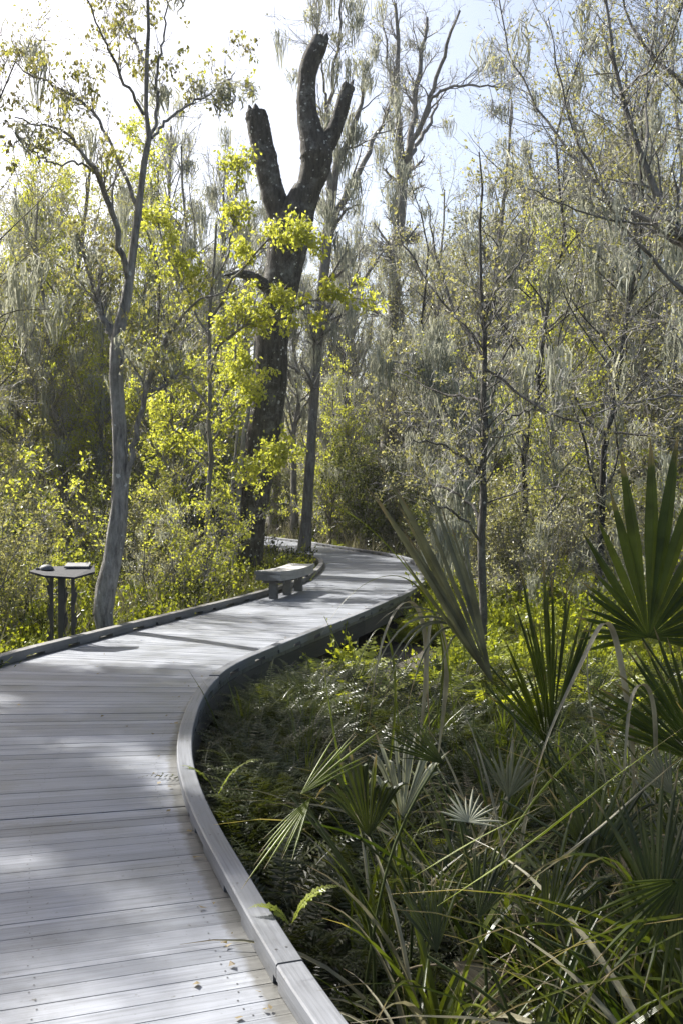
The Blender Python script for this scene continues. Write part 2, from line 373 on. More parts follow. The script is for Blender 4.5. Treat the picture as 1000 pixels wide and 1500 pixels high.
M['fern_dark'] = leaf_mat('shade_toned_fern', (0.012, 0.018, 0.005), (0.058, 0.070, 0.016), 0.35, 0.32, spec=0.25)  # dark green ferns; part of their shade is set in the colour
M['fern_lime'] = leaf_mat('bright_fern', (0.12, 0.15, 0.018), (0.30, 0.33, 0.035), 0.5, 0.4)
M['fern_brown'] = leaf_mat('dry_fern', (0.12, 0.09, 0.045), (0.25, 0.2, 0.11), 0.3, 0.6)
M['palm'] = palm_mat('palmetto_leaf', (0.026, 0.040, 0.007), (0.070, 0.086, 0.014), 0.40, 0.5, (1.5, 1.6, .45), .25)
M['palm_pale'] = palm_mat('pale_palmetto_leaf', (0.085, 0.09, 0.045), (0.17, 0.17, 0.11), 0.35, 0.38, (1.3, 1.3, 0.7), .4)
M['palm_dark'] = palm_mat('old_palmetto_leaf', (0.018, 0.026, 0.006), (0.05, 0.06, 0.014), 0.2, 0.42, (1.4, 1.4, .5), .35)
M['palm_stem'] = leaf_mat('palmetto_stem', (0.03, 0.045, 0.01), (0.07, 0.085, 0.02), 0, .5)
M['dead_palm'] = palm_mat('dry_palmetto_leaf', (0.12, 0.095, 0.055), (0.30, 0.25, 0.165), 0.2, 0.6, (1, .95, .8), .2)
M['palm_highlit'] = palm_mat('highlit_pale_palmetto_leaf', (0.2, 0.21, 0.14), (0.36, 0.36, 0.27), 0.3, 0.35, (1.1, 1.1, 0.8))  # pale star fan colour; the curled fan's highlights are painted in with it
M['palm_lime'] = palm_mat('young_palmetto_leaf', (0.10, 0.13, 0.014), (0.20, 0.23, 0.022), 0.4)
M['sedge'] = palm_mat('sedge_leaf', (0.022, 0.033, 0.007), (0.105, 0.12, 0.022), 0.35, 0.3)
M['straw'] = palm_mat('dry_sedge_leaf', (0.12, 0.115, 0.065), (0.30, 0.28, 0.19), 0.25, 0.35, (1.1, 1.05, 0.9))

def ground_mat():
    m, n, b, out = mat_base('leaf_litter_soil')
    tc = node(n, 'ShaderNodeTexCoord'); nz = node(n, 'ShaderNodeTexNoise'); nz.inputs['Scale'].default_value = 2.5; nz.inputs['Detail'].default_value = 10; nz.inputs['Roughness'].default_value = 0.75
    n.links.new(tc.outputs['Object'], nz.inputs['Vector'])
    r = ramp(n, [(0.3, (0.018, 0.015, 0.010)), (0.55, (0.05, 0.042, 0.026)), (0.75, (0.10, 0.085, 0.045))]); n.links.new(nz.outputs[0], r.inputs[0])
    n.links.new(r.outputs[0], b.inputs['Base Color']); b.inputs['Roughness'].default_value = 0.95
    bp = node(n, 'ShaderNodeBump'); bp.inputs['Distance'].default_value = 0.05; n.links.new(nz.outputs[0], bp.inputs['Height']); n.links.new(bp.outputs[0], b.inputs['Normal'])
    return m
M['ground'] = ground_mat()

# ------------------------------------------------------------------ boardwalk course
RE = np.array([(2.6,-3.6),(1.62,-1.2),(.80,.8),(.24,2.1),(-.146,3.04),(-.46,3.97),(-.76,4.95),(-.985,5.95),(-1.12,7.1),(-1.155,8.2),(-1.06,9.15),(-.72,10.4),(0,12.75),(.55,14.6),(1.10,16.7),
               (1.52,19),(1.74,21.5),(1.80,24),(1.66,26.2),(1.15,28.6),(.30,31.3),(-.65,34.2),(-1.75,37.6),(-3.3,41),(-5.8,44.8),(-9.5,48.5),(-15,52)], float)
def spline(pts, n):
    a = np.concatenate([pts, np.zeros((len(pts), 1))], 1); return resample(a, n)[:, :2]
NS = 700
re_ = spline(RE, NS)
tg = nrm(np.gradient(re_, axis=0)); nl = np.stack([-tg[:, 1], tg[:, 0]], 1)
for _ in range(30): nl[1:-1] = nrm(nl[:-2] + nl[1:-1] * 2 + nl[2:])
WD = 2.23
S = np.concatenate([[0], np.cumsum(np.linalg.norm(np.diff(re_, axis=0), axis=1))])
CL = re_ + nl * WD / 2
def course(s, off):      # off: metres left of the right-hand deck edge
    s = np.atleast_1d(s)
    p = np.stack([np.interp(s, S, re_[:, 0]), np.interp(s, S, re_[:, 1])], 1)
    q = nrm(np.stack([np.interp(s, S, nl[:, 0]), np.interp(s, S, nl[:, 1])], 1))
    return p + q * np.reshape(off, (-1, 1))
def dist_deck(xy):
    out = np.empty(len(xy))
    for i in range(0, len(xy), 4000):
        out[i:i+4000] = np.sqrt(((xy[i:i+4000, None, :] - CL[None, ::4, :]) ** 2).sum(-1)).min(1)
    return out

def s_near(x, y, off):
    c = course(S, np.full(len(S), off)); return S[np.argmin((c[:, 0] - x) ** 2 + (c[:, 1] - y) ** 2)]
rng = np.random.default_rng(7)
GZ = -0.48
# ground
def ground_z(x, y):
    return GZ + 0.05 * grid_perlin(x, y, 3) * np.clip((np.abs(x) + np.abs(y)) / 10, 0.4, 2)
gx = np.concatenate([-np.geomspace(280, 26, 14), np.linspace(-25, 25, 101), np.geomspace(26, 280, 14)])
gy = np.concatenate([-np.geomspace(120, 11, 10), np.linspace(-10, 60, 141), np.geomspace(61, 320, 16)])
X, Y = np.meshgrid(gx, gy); mb = MB()
ii = np.arange(len(gy) - 1)[:, None] * len(gx) + np.arange(len(gx) - 1)[None]
mb.add(np.stack([X, Y, ground_z(X, Y)], -1), np.stack([ii, ii + 1, ii + 1 + len(gx), ii + len(gx)], -1), 0, None, None, True)
tag(mb.build('ground', M['ground']), kind='structure')

# boardwalk
bw = thing('boardwalk', None, None, kind='structure')
mb = MB(); s = 0.02; planks = []
while s < S[-1] - 0.3:
    wd_ = 0.101 if rng.random() > 0.14 else rng.uniform(0.03, 0.045)
    planks.append((s, s + wd_)); s += wd_ + rng.uniform(0.003, 0.0042)
for (a, b_) in planks:
    e = rng.uniform(-0.012, 0.012, 2)
    L0, L1 = -0.084 + e[0]*.3, WD + 0.10 + e[1]
    c = [course(a, L0)[0], course(a, L1)[0], course(b_, L1)[0], course(b_, L0)[0]]
    z = rng.normal() * 0.0008; tl = rng.normal() * 0.0004
    v = [[*p, z + q] for p, q in zip(c, (tl, tl, -tl, -tl))] + [[*p, -0.036 + z] for p in c]
    t = rng.uniform(); sv = b_ - a
    uv = [[L0, 0], [L1, 0], [L1, sv], [L0, sv]] * 2
    mb.add(v, [[0, 3, 2, 1], [4, 5, 6, 7], [0, 1, 5, 4], [1, 2, 6, 5], [2, 3, 7, 6], [3, 0, 4, 7]], 0, t, uv)
    if a < 22 and sv > 0.09:
        for o_ in (0.12, 0.75, 1.45, WD - 0.12):
            for k_ in (0.22, 0.78):
                p = course(a + sv * k_ + rng.uniform(-.006, .006), o_ + rng.uniform(-.012, .012))[0]
                th = np.arange(4) * math.pi / 2 + rng.uniform(0, 1); r_ = 0.0042
                mb.add(np.stack([p[0] + r_ * np.cos(th), p[1] + r_ * np.sin(th), np.full(4, z + 0.0022)], 1), [[0, 1, 2, 3]], 1)
mb.build('plank_deck', [M['deck'], M['screw']], bw)

def kerb(off0, off1, name, z0=0.036, z1=0.098, seg=1.82, phase=0.0, km='kerb'):
    mb = MB(); s = 0.1 + phase; sm = S[-1] - 0.5
    while s < sm:
        e = min(s + seg - 0.006, sm); n = max(3, int((e - s) / 0.14) + 1); ss = np.linspace(s, e, n)
        A = course(ss, np.full(n, off0)); B = course(ss, np.full(n, off1)); t = rng.uniform(); dz = rng.normal() * 0.003
        bev = 0.006
        A2 = course(ss, np.full(n, off0 + bev * np.sign(off1 - off0))); B2 = course(ss, np.full(n, off1 - bev * np.sign(off1 - off0)))
        ring = [np.c_[A, np.full(n, z0 + dz)], np.c_[A, np.full(n, z1 - bev + dz)], np.c_[A2, np.full(n, z1 + dz)], np.c_[B2, np.full(n, z1 + dz)], np.c_[B, np.full(n, z1 - bev + dz)], np.c_[B, np.full(n, z0 + dz)]]
        V = np.stack(ring, 1); k = np.arange(n - 1)[:, None] * 6; j = np.arange(6)[None]; j2 = (j + 1) % 6
        uv = np.stack([np.broadcast_to((ss - s)[:, None], (n, 6)), np.broadcast_to(np.array([0, .06, .066, .16, .166, .23]), (n, 6))], -1)
        mb.add(V, np.stack([k + j, k + 6 + j, k + 6 + j2, k + j2], -1), 0, t, uv)
        for o in (0, (n - 1) * 6):
            mb.add(V.reshape(-1, 3)[o:o + 6], [[0, 1, 4, 5], [1, 2, 3, 4]], 0, t)
        # blocks that lift the rail off the boards
        q = s + 0.05
        while q < e - 0.1:
            bl = rng.uniform(0.34, 0.5)
            c0, c1 = off0 + 0.004 * np.sign(off1 - off0), off1 - 0.004 * np.sign(off1 - off0)
            sb = np.array([q, min(q + bl, e)]); A = course(sb, np.full(2, c0)); B = course(sb, np.full(2, c1))
            v = [[*A[0], .0035], [*A[1], .0035], [*B[1], .0035], [*B[0], .0035], [*A[0], z0 + dz - .001], [*A[1], z0 + dz - .001], [*B[1], z0 + dz - .001], [*B[0], z0 + dz - .001]]
            mb.add(v, [[0, 1, 2, 3], [4, 7, 6, 5], [0, 4, 5, 1], [1, 5, 6, 2], [2, 6, 7, 3], [3, 7, 4, 0]], 0, t)
            q += bl + rng.uniform(0.2, 0.34)
        for q in np.arange(s + 0.1, e, 0.6):      # bolt heads
            for o_ in (0.3, 0.7):
                p = course(q + rng.uniform(-.01, .01), off0 + (off1 - off0) * o_)[0]; th = np.arange(4) * math.pi / 2; r_ = 0.006
                mb.add(np.stack([p[0] + r_ * np.cos(th), p[1] + r_ * np.sin(th), np.full(4, z1 + dz + 0.001)], 1), [[0, 1, 2, 3]], 1)
        s += seg
    return mb.build(name, [M[km], M['screw']], bw)
kerb(0.0, -0.092, 'kerb_rail', z1=0.088)
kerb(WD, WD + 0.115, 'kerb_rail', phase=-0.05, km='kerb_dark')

def strip(off, z0, z1, th, mat, name, s0=0.0, s1=None):
    mb = MB(); s1 = S[-1] - 0.6 if s1 is None else s1; s = s0
    while s < s1:
        e = min(s + 3.6, s1); n = max(3, int((e - s) / 0.15)); ss = np.linspace(s, e - 0.004, n)
        A = course(ss, np.full(n, off)); B = course(ss, np.full(n, off + th)); t = rng.uniform()
        ring = [np.c_[A, np.full(n, z0)], np.c_[A, np.full(n, z1)], np.c_[B, np.full(n, z1)], np.c_[B, np.full(n, z0)]]
        V = np.stack(ring, 1); k = np.arange(n - 1)[:, None] * 4; j = np.arange(4)[None]; j2 = (j + 1) % 4
        uv = np.stack([np.broadcast_to((ss - s)[:, None], (n, 4)), np.broadcast_to(np.array([0, .2, .24, .44]), (n, 4))], -1)
        mb.add(V, np.stack([k + j, k + 4 + j, k + 4 + j2, k + j2], -1), 0, t, uv)
        for o in (0, (n - 1) * 4): mb.add(V.reshape(-1, 3)[o:o + 4], [[0, 1, 2, 3]], 0, t)
        s = e
    mb.build(name, mat, bw)
strip(-0.088, -0.23, -0.040, 0.045, M['beam'], 'edge_beam')
strip(WD + 0.06, -0.26, -0.040, 0.045, M['beam'], 'edge_beam')
strip(WD / 2, -0.24, -0.040, 0.05, M['beam'], 'middle_joist')
for q in np.arange(1.0, S[-1] - 2, 2.4):
    for o_ in (0.03, WD - 0.05):
        c = course(q, o_)[0]; m_ = MB(); m_.box((c[0], c[1], -0.53), (0.13, 0.13, 0.96), 0, rng.uniform(-.3, .6), tint=rng.uniform())
        m_.build('support_post', M['beam'], bw)

# ------------------------------------------------------------------ bench
def make_bench(s0, length, off0, label, cat='bench'):
    """seat follows the kerb; off0 = offset of the kerb-side edge"""
    sm = s0 + length / 2; c = course(sm, off0 - 0.23)[0]
    root = thing('boardwalk_bench', label, cat, (c[0], c[1], 0.0))
    lc = lambda a, o: course(a, o) - c
    mb = MB(); n = 15; ss = np.linspace(s0, s0 + length, n); x = np.linspace(-1, 1, n)
    z1 = 0.445 + 0.02 * x ** 2
    for th_, dz, in_ in ((0.055, 0.0, 0.0), (0.095, -0.0575, 0.022)):   # seat slab, then the rim below it
        A = lc(ss, np.full(n, off0 - in_)); B = lc(ss, np.full(n, off0 - 0.46 + in_))
        zt = z1 + dz; zb = zt - th_
        C_ = (A + B) / 2
        ring = [np.c_[A, zb], np.c_[A, zt], np.c_[C_, zt - 0.008], np.c_[B, zt], np.c_[B, zb]]
        V = np.stack(ring, 1); k = np.arange(n - 1)[:, None] * 5; j = np.arange(5)[None]; j2 = (j + 1) % 5
        uv = np.stack([np.broadcast_to((ss - s0)[:, None], (n, 5)), np.broadcast_to(np.array([0, .05, .28, .5, .55]), (n, 5))], -1)
        m_ = MB(); m_.add(V, np.stack([k + j, k + 5 + j, k + 5 + j2, k + j2], -1), 0, 0.4, uv)
        for o in (0, (n - 1) * 5): m_.add(V.reshape(-1, 3)[o:o + 5], [[0, 1, 2, 4], [2, 3, 4, 2]][:1] , 0, 0.4); m_.add(V.reshape(-1, 3)[o:o + 5], [[2, 3, 4, 2]][:0], 0, 0.4)
        for o in (0, (n - 1) * 5):
            W_ = V.reshape(-1, 3)[o:o + 5]; mid = (W_[0] + W_[4]) / 2
            m_.add(np.vstack([W_, mid]), [[0, 1, 2, 5], [5, 2, 3, 4]], 0, 0.4)
        m_.build('seat' if dz == 0 else 'seat_rim', M['bench'], root)
    for f in (0.13, 0.5, 0.87):
        for o_ in (off0 - 0.23,):
            q = s0 + length * f; p = lc(q, o_)[0]; t_ = tg[np.argmin(abs(S - q))]
            m_ = MB(); m_.box((p[0], p[1], 0.148), (0.09, 0.13, 0.288), 0, math.atan2(t_[1], t_[0]), tint=rng.uniform())
            m_.box((p[0], p[1], 0.277), (0.05, 0.36, 0.05), 0, math.atan2(t_[1], t_[0]), tint=.3)
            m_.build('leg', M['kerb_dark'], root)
    return root
sb = s_near(-1.45, 16.6, WD) - 0.75
make_bench(sb, 2.1, WD - 0.03, 'low grey wooden bench with dished seat on the boardwalk beside the broken snag')
s2 = s_near(-3.6, 38.5, WD)
far = make_bench(s_near(-4.2, 46, 0) , 1.8, 0.50, 'small pale bench far down the boardwalk, just right of the big broken trunk')

# ------------------------------------------------------------------ interpretive lectern
lx, ly = P(92, 900, 11.2)[0], 11.2
lec = thing('interpretive_lectern', 'dark flat-topped display lectern on three posts behind the left kerb of the boardwalk', 'lectern', (lx, ly, GZ))
H = 0.80 - GZ
def rel(px, py, D): p = P(px, py, D); return np.array([p[0] - lx, p[1] - ly, p[2] - GZ])
m_ = MB()
tz = lambda px, D: rel(px, 0, D)
# table top: irregular five sided slab
cor = [(-0.36, -0.06, H + 0.0), (-0.14, -0.22, H - 0.035), (0.20, -0.24, H - 0.055), (0.36, 0.02, H - 0.01), (0.30, 0.22, H + 0.045), (-0.30, 0.20, H + 0.035)]
T_ = np.array(cor); Bt = T_ - np.array([0, 0, 0.022]); V = np.vstack([T_, Bt])
m_.add(V, [[0, 1, 2, 5], [2, 3, 4, 5], [11, 8, 7, 6], [11, 10, 9, 8]] + [[i, i + 6, (i + 1) % 6 + 6, (i + 1) % 6] for i in range(6)], 0)
M['lectern_dark'] = plain_mat('dark_stained_wood', (0.045, 0.04, 0.036), 0.45)
M['lectern_top'] = plain_mat('grey_slate_top', (0.022, 0.022, 0.024), 0.85)
M['steel'] = plain_mat('pale_metal_plate', (0.11, 0.112, 0.118), 0.6, 0.2, 0.2)
m_.build('table_top', M['lectern_top'], lec)
for dx, wd_ in ((-0.125, 0.036), (-0.01, 0.07), (0.115, 0.034)):
    m_ = MB(); m_.box((dx, 0, (H - 0.02) / 2), (wd_, wd_ * 0.8, H - 0.035), 0); pb = m_.build('post', M['lectern_dark'], lec)
    m2 = MB()     # wavy cut-out brackets climbing the post
    for k, zc in enumerate((0.42, 0.72, 1.0) if dx > -0.1 else (0.5, 0.82, 1.08)):
        sgn = 1 if dx > -0.1 else -1; x0 = dx + sgn * wd_ / 2
        pr = np.array([(0, -0.11), (0.022, -0.05), (0.036, 0.03), (0.012, 0.045), (0.034, 0.12), (0, 0.07)]); pr[:, 0] *= sgn
        A = np.c_[x0 + pr[:, 0], np.full(6, -0.012), zc + pr[:, 1]]; B = A + np.array([0, 0.024, 0])
        m2.add(np.vstack([A, B]), [[0, 1, 2, 3], [0, 3, 4, 5], [9, 8, 7, 6], [11, 10, 9, 6]] + [[i, i + 6, (i + 1) % 6 + 6, (i + 1) % 6] for i in range(6)], 0)
    m2.build('wavy_bracket', M['lectern_dark'], pb)
m_ = MB(); m_.box((0, 0, H - 0.05), (0.34, 0.16, 0.05), 0); m_.build('under_frame', M['lectern_dark'], lec)
m_ = MB(); m_.box((0.13, 0.16, H + 0.055), (0.27, 0.13, 0.014), 0, 0.0, 0.25); m_.box((0.13, 0.098, H + 0.034), (0.28, 0.012, 0.02), 0, 0, 0.25); m_.build('metal_plaque', M['steel'], lec)
m_ = MB()       # low cast turtle-like mound on the left of the top
th = np.linspace(0, 2 * math.pi, 13)[:-1]
rings = []
for rr_, zz in ((0.085, 0.012), (0.08, 0.03), (0.055, 0.055), (0.02, 0.066), (0.001, 0.067)):
    rings.append(np.c_[-0.2 + rr_ * np.cos(th), 0.06 + rr_ * 0.8 * np.sin(th), H + np.full(12, zz)])
V = np.stack(rings, 0).reshape(-1, 3); k = np.arange(4)[:, None] * 12; j = np.arange(12)[None]; j2 = (j + 1) % 12
m_.add(V, np.stack([k + j, k + j2, k + 12 + j2, k + 12 + j], -1), 0, None, None, True)
m_.box((-0.29, 0.04, H + 0.022), (0.05, 0.03, 0.02), 0, 0.3); m_.build('cast_relief', M['steel'], lec)

# ------------------------------------------------------------------ ferns and ground cover
def fern_template(seed, nf=9, pairs=22, L=0.75, pin=0.11, up=(50, 80), pw=0.20):
    r = np.random.default_rng(seed); mb = MB()
    Vs, Qs, Ts = [], [], []; n0 = 0
    for f in range(nf):
        az = f / nf * 6.283 + r.uniform(-.3, .3); el = math.radians(r.uniform(*up)); Lf = L * r.uniform(0.65, 1.1); tint = r.uniform()
        K = pairs + 2; t = np.linspace(0, 1, K)
        ang = el - t ** 1.5 * math.radians(r.uniform(55, 110))
        dx = np.cos(ang); dz = np.sin(ang); x = np.cumsum(dx) / K * Lf; z = np.cumsum(dz) / K * Lf
        sw = r.uniform(-.35, .35) * t ** 2 * Lf * .5
        ca, sa = math.cos(az), math.sin(az)
        C = np.c_[x * ca - sw * sa, x * sa + sw * ca, z]
        Tn = nrm(np.gradient(C, axis=0)); side = np.tile([-sa, ca, 0], (K, 1)); side = nrm(side - Tn * (side * Tn).sum(1, keepdims=True)); up_ = np.cross(side, Tn)
        # rachis
        w_ = 0.004 * (1 - 0.7 * t)[:, None]
        V = np.stack([C + side * w_, C - side * w_], 1).reshape(-1, 3); k = np.arange(K - 1) * 2
        Vs.append(V); Qs.append(np.c_[k, k + 1, k + 3, k + 2] + n0); Ts.append(np.full(len(V), tint * .6)); n0 += len(V)
        i = np.arange(1, K); tt = t[i]
        pl = pin * Lf / L * np.clip(np.sin(math.pi * np.clip(tt * 0.92 + 0.06, 0, 1) ** 0.75), 0.08, 1) * r.uniform(.85, 1.1, len(i))
        for sg in (-1, 1):
            b = C[i]; fwd = Tn[i] * 0.35; d = nrm(side[i] * sg + fwd - up_[i] * 0.0 + np.c_[np.zeros((len(i), 2)), r.uniform(-.35, .05, len(i))])
            wv = Tn[i] * (pl * pw)[:, None]; tip = b + d * pl[:, None]; mid = b + d * (pl * 0.5)[:, None] + up_[i] * (pl * 0.06)[:, None]
            V = np.stack([b, mid + wv, tip, mid - wv * 0.8], 1).reshape(-1, 3); Q = np.arange(len(i) * 4).reshape(-1, 4)
            Vs.append(V); Qs.append(Q + n0); Ts.append(np.full(len(V), tint)); n0 += len(V)
    return np.concatenate(Vs), np.concatenate(Qs), np.concatenate(Ts)

def herb_template(seed, stems=8, H_=0.7, leaf=0.05, per=16, r0=0.12):
    r = np.random.default_rng(seed); mb = MB()
    B = np.c_[r.normal(size=(stems, 2)) * r0, np.zeros(stems)]
    d = nrm(np.c_[r.normal(size=(stems, 2)) * 0.28, np.ones(stems)]); h = H_ * r.uniform(.6, 1.1, stems)
    K = 5; t = np.linspace(0, 1, K); Pt = B[:, None] + d[:, None] * (h[:, None] * t)[..., None]
    Pt[..., :2] += (r.normal(size=(stems, 1, 2)) * 0.1) * (t ** 2)[None, :, None]
    tubes(mb, Pt, np.full((stems, K), 0.004), 3, 0, np.zeros(stems))
    idx = r.integers(0, stems, stems * per); p, _, _ = at(Pt, np.ones((stems, K)), idx, r.uniform(.2, 1, len(idx)))
    leaves(mb, p + r.normal(size=p.shape) * 0.025, r, leaf, -0.25, 0)
    return np.concatenate(mb.V), np.concatenate(mb.Q), np.concatenate(mb.T)

def grass_template(seed, n=26, H_=0.6, w_=0.006, lean=0.5):
    r = np.random.default_rng(seed); mb = MB(); K = 5; t = np.linspace(0, 1, K)
    B = np.c_[r.normal(size=(n, 2)) * 0.05, np.zeros(n)]; az = r.uniform(0, 6.28, n); ln = r.uniform(.1, 1, n) * lean; h = H_ * r.uniform(.5, 1.15, n)
    D = np.c_[np.cos(az), np.sin(az)]
    Pt = np.zeros((n, K, 3)); Pt[..., :2] = B[:, None, :2] + D[:, None] * (h[:, None] * ln[:, None] * t ** 1.8)[..., None]
    Pt[..., 2] = h[:, None] * (t - 0.45 * ln[:, None] * t ** 2.5)
    W = w_ * np.array([.8, 1, .9, .6, .08])[None] * r.uniform(.6, 1.3, n)[:, None]
    side = np.c_[-D[:, 1], D[:, 0], np.zeros(n)] + r.normal(size=(n, 3)) * .4
    ribbons(mb, Pt, W, nrm(side), 0, r.uniform(0, 1, n))
    return np.concatenate(mb.V), np.concatenate(mb.Q), np.concatenate(mb.T)

def scatter(mb, temps, pos, r, scale=(0.7, 1.2), mat=0, tint_amp=0.5, tilt=0.15):
    which = r.integers(0, len(temps), len(pos))
    for k, (V, Q, T) in enumerate(temps):
        p = pos[which == k]; n = len(p)
        if n == 0: continue
        yaw = r.uniform(0, 6.283, n); s_ = r.uniform(*scale, n); c, s2_ = np.cos(yaw), np.sin(yaw)
        tx, ty = r.normal(size=n) * tilt, r.normal(size=n) * tilt
        W = np.empty((n, len(V), 3))
        x = V[None, :, 0] * c[:, None] - V[None, :, 1] * s2_[:, None]; y = V[None, :, 0] * s2_[:, None] + V[None, :, 1] * c[:, None]; z = V[None, :, 2]
        W[..., 0] = (x + z * tx[:, None]) * s_[:, None]; W[..., 1] = (y + z * ty[:, None]) * s_[:, None]; W[..., 2] = z * s_[:, None]
        W += p[:, None, :]
        QQ = Q[None] + (np.arange(n) * len(V))[:, None, None]
        tt = np.clip(T[None] * (1 - tint_amp) + r.uniform(0, 1, n)[:, None] * tint_amp, 0, 1)
        mb.add(W, QQ, mat, tt)

def area(r, n, x0, x1, y0, y1, clear=1.32, cone=None, side=None, hollow=True):
    xy = np.c_[r.uniform(x0, x1, n), r.uniform(y0, y1, n)]
    d = dist_deck(xy); ok = d > clear
    if hollow: ok &= ~((d < 2.6) & (xy[:, 1] > 10.2) & (xy[:, 1] < 14.6) & (xy[:, 0] > np.interp(xy[:, 1], re_[200:400, 1], re_[200:400, 0])))
    if cone: ok &= np.abs(xy[:, 0]) < cone * xy[:, 1] + 1.5
    xy = xy[ok]
    if side is not None:
        j = ((xy[:, None, :] - re_[None, ::4]) ** 2).sum(-1).argmin(1) * 4
        v = xy - re_[j]; sg = (v * nl[j]).sum(1)      # >0: left of the right edge
        xy = xy[sg > 0] if side == 'L' else xy[sg < 0]
    return np.c_[xy, ground_z(xy[:, 0], xy[:, 1]) - 0.02]

rf = np.random.default_rng(21)
FN = [fern_template(k, 9, 30, 0.66, 0.062, up=(62, 88), pw=.17) for k in range(3)] + [fern_template(5, 10, 24, 0.55, 0.09)]
FM = [fern_template(10 + k, 8, 13, 0.6, 0.11, pw=0.3) for k in range(3)]
FF = [fern_template(20 + k, 6, 7, 0.6, 0.15, pw=0.42) for k in range(3)]
HB = [herb_template(30 + k) for k in range(3)]
GT = [grass_template(40 + k) for k in range(3)]

# near right ferns
mb = MB()
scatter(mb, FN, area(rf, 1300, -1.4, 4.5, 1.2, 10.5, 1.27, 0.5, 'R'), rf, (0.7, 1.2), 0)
scatter(mb, GT, area(rf, 150, -1.0, 4.5, 1.5, 9.5, 1.45, 0.5, 'R'), rf, (0.8, 1.4), 1, 0.6)
scatter(mb, FN[:2], area(rf, 34, -1.0, 4.5, 1.5, 9.5, 1.4, 0.5, 'R'), rf, (0.5, 0.9), 2)
scatter(mb, FN[:1], area(rf, 60, -1.4, 4.5, 2.5, 9.5, 1.45, 0.5, 'R'), rf, (0.5, 0.9), 3)
tag(mb.build('fern_undergrowth', [M['fern_dark'], M['sedge'], M['fern_lime'], M['fern_brown']]), 'dark green ferns crowding the inside of the boardwalk bend, lower right', None, kind='stuff')
# taller ferns leaning on the outside of the kerb
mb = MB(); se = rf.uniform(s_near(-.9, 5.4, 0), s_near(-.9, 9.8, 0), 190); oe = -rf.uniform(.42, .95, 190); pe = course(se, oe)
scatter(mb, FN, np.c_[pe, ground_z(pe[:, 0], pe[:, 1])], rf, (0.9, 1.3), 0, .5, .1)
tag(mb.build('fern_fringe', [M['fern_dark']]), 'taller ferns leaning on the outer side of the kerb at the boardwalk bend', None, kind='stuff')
# fallen leaves on the boards
mb = MB(); n = 150; se = rf.uniform(2, 24, n); oe = np.where(rf.random(n) < .65, np.abs(rf.normal(size=n)) * .10 + .02, rf.uniform(.1, WD - .1, n)); pe = course(se, oe)
leaves(mb, np.c_[pe, np.full(n, .008)], rf, .035, 0, 0); mb.V[-1][:, 2] = .006 + rf.uniform(0, .012, n * 4)
tag(mb.build('fallen_leaves', [M['fern_brown']]), 'scattered small brown leaves lying on the boardwalk planks', None, kind='stuff')
# sunlit ferns right of the far deck
mb = MB()
scatter(mb, FM, area(rf, 4200, -0.5, 12, 9.0, 24, 1.36, 0.55, 'R'), rf, (0.7, 1.2), 0)
scatter(mb, HB, area(rf, 800, 0, 12, 10, 24, 1.45, 0.55, 'R'), rf, (0.6, 1.3), 0)
scatter(mb, GT, area(rf, 350, -0.5, 12, 9.5, 24, 1.45, 0.55, 'R'), rf, (0.6, 1.0), 1, 0.7)
scatter(mb, FM, area(rf, 400, -0.7, 7, 8.5, 11, 1.36, 0.5, 'R'), rf, (0.7, 1.1), 2)
tag(mb.build('fern_undergrowth', [M['fern_lime'], M['straw'], M['fern_dark']]), 'sunlit yellow green ferns on the low ground right of the boardwalk', None, kind='stuff')
# left bank
mb = MB()
scatter(mb, FM, area(rf, 3200, -14, 0, 6, 26, 1.38, 0.6, 'L'), rf, (0.7, 1.15), 0)
scatter(mb, HB, area(rf, 2400, -13, 0, 7, 26, 1.5, 0.6, 'L'), rf, (0.6, 1.35), 0)
scatter(mb, HB, area(rf, 500, -13, 0, 7, 26, 1.5, 0.6, 'L'), rf, (0.6, 1.35), 2)
scatter(mb, GT, area(rf, 1200, -13, 0, 7, 26, 1.45, 0.6, 'L'), rf, (0.9, 1.5), 1, 0.8)
tag(mb.build('undergrowth', [M['fern_lime'], M['straw'], M['fern_dark']]), 'mixed green ferns and herbs along the left kerb of the boardwalk', None, kind='stuff')
# forest floor
mb = MB()
pz = area(rf, 9000, -36, 36, 23, 62, 1.5, 0.6)
scatter(mb, FF, pz[:4200], rf, (0.8, 1.6), 0)
scatter(mb, GT, pz[4200:6000], rf, (1.2, 2.2), 1, 0.7)
scatter(mb, HB, pz[6000:7600], rf, (1.0, 2.0), 2)
tag(mb.build('forest_undergrowth', [M['fern_lime'], M['straw'], M['fern_dark']]), 'low ferns and grass on the forest floor beyond the boardwalk', None, kind='stuff')

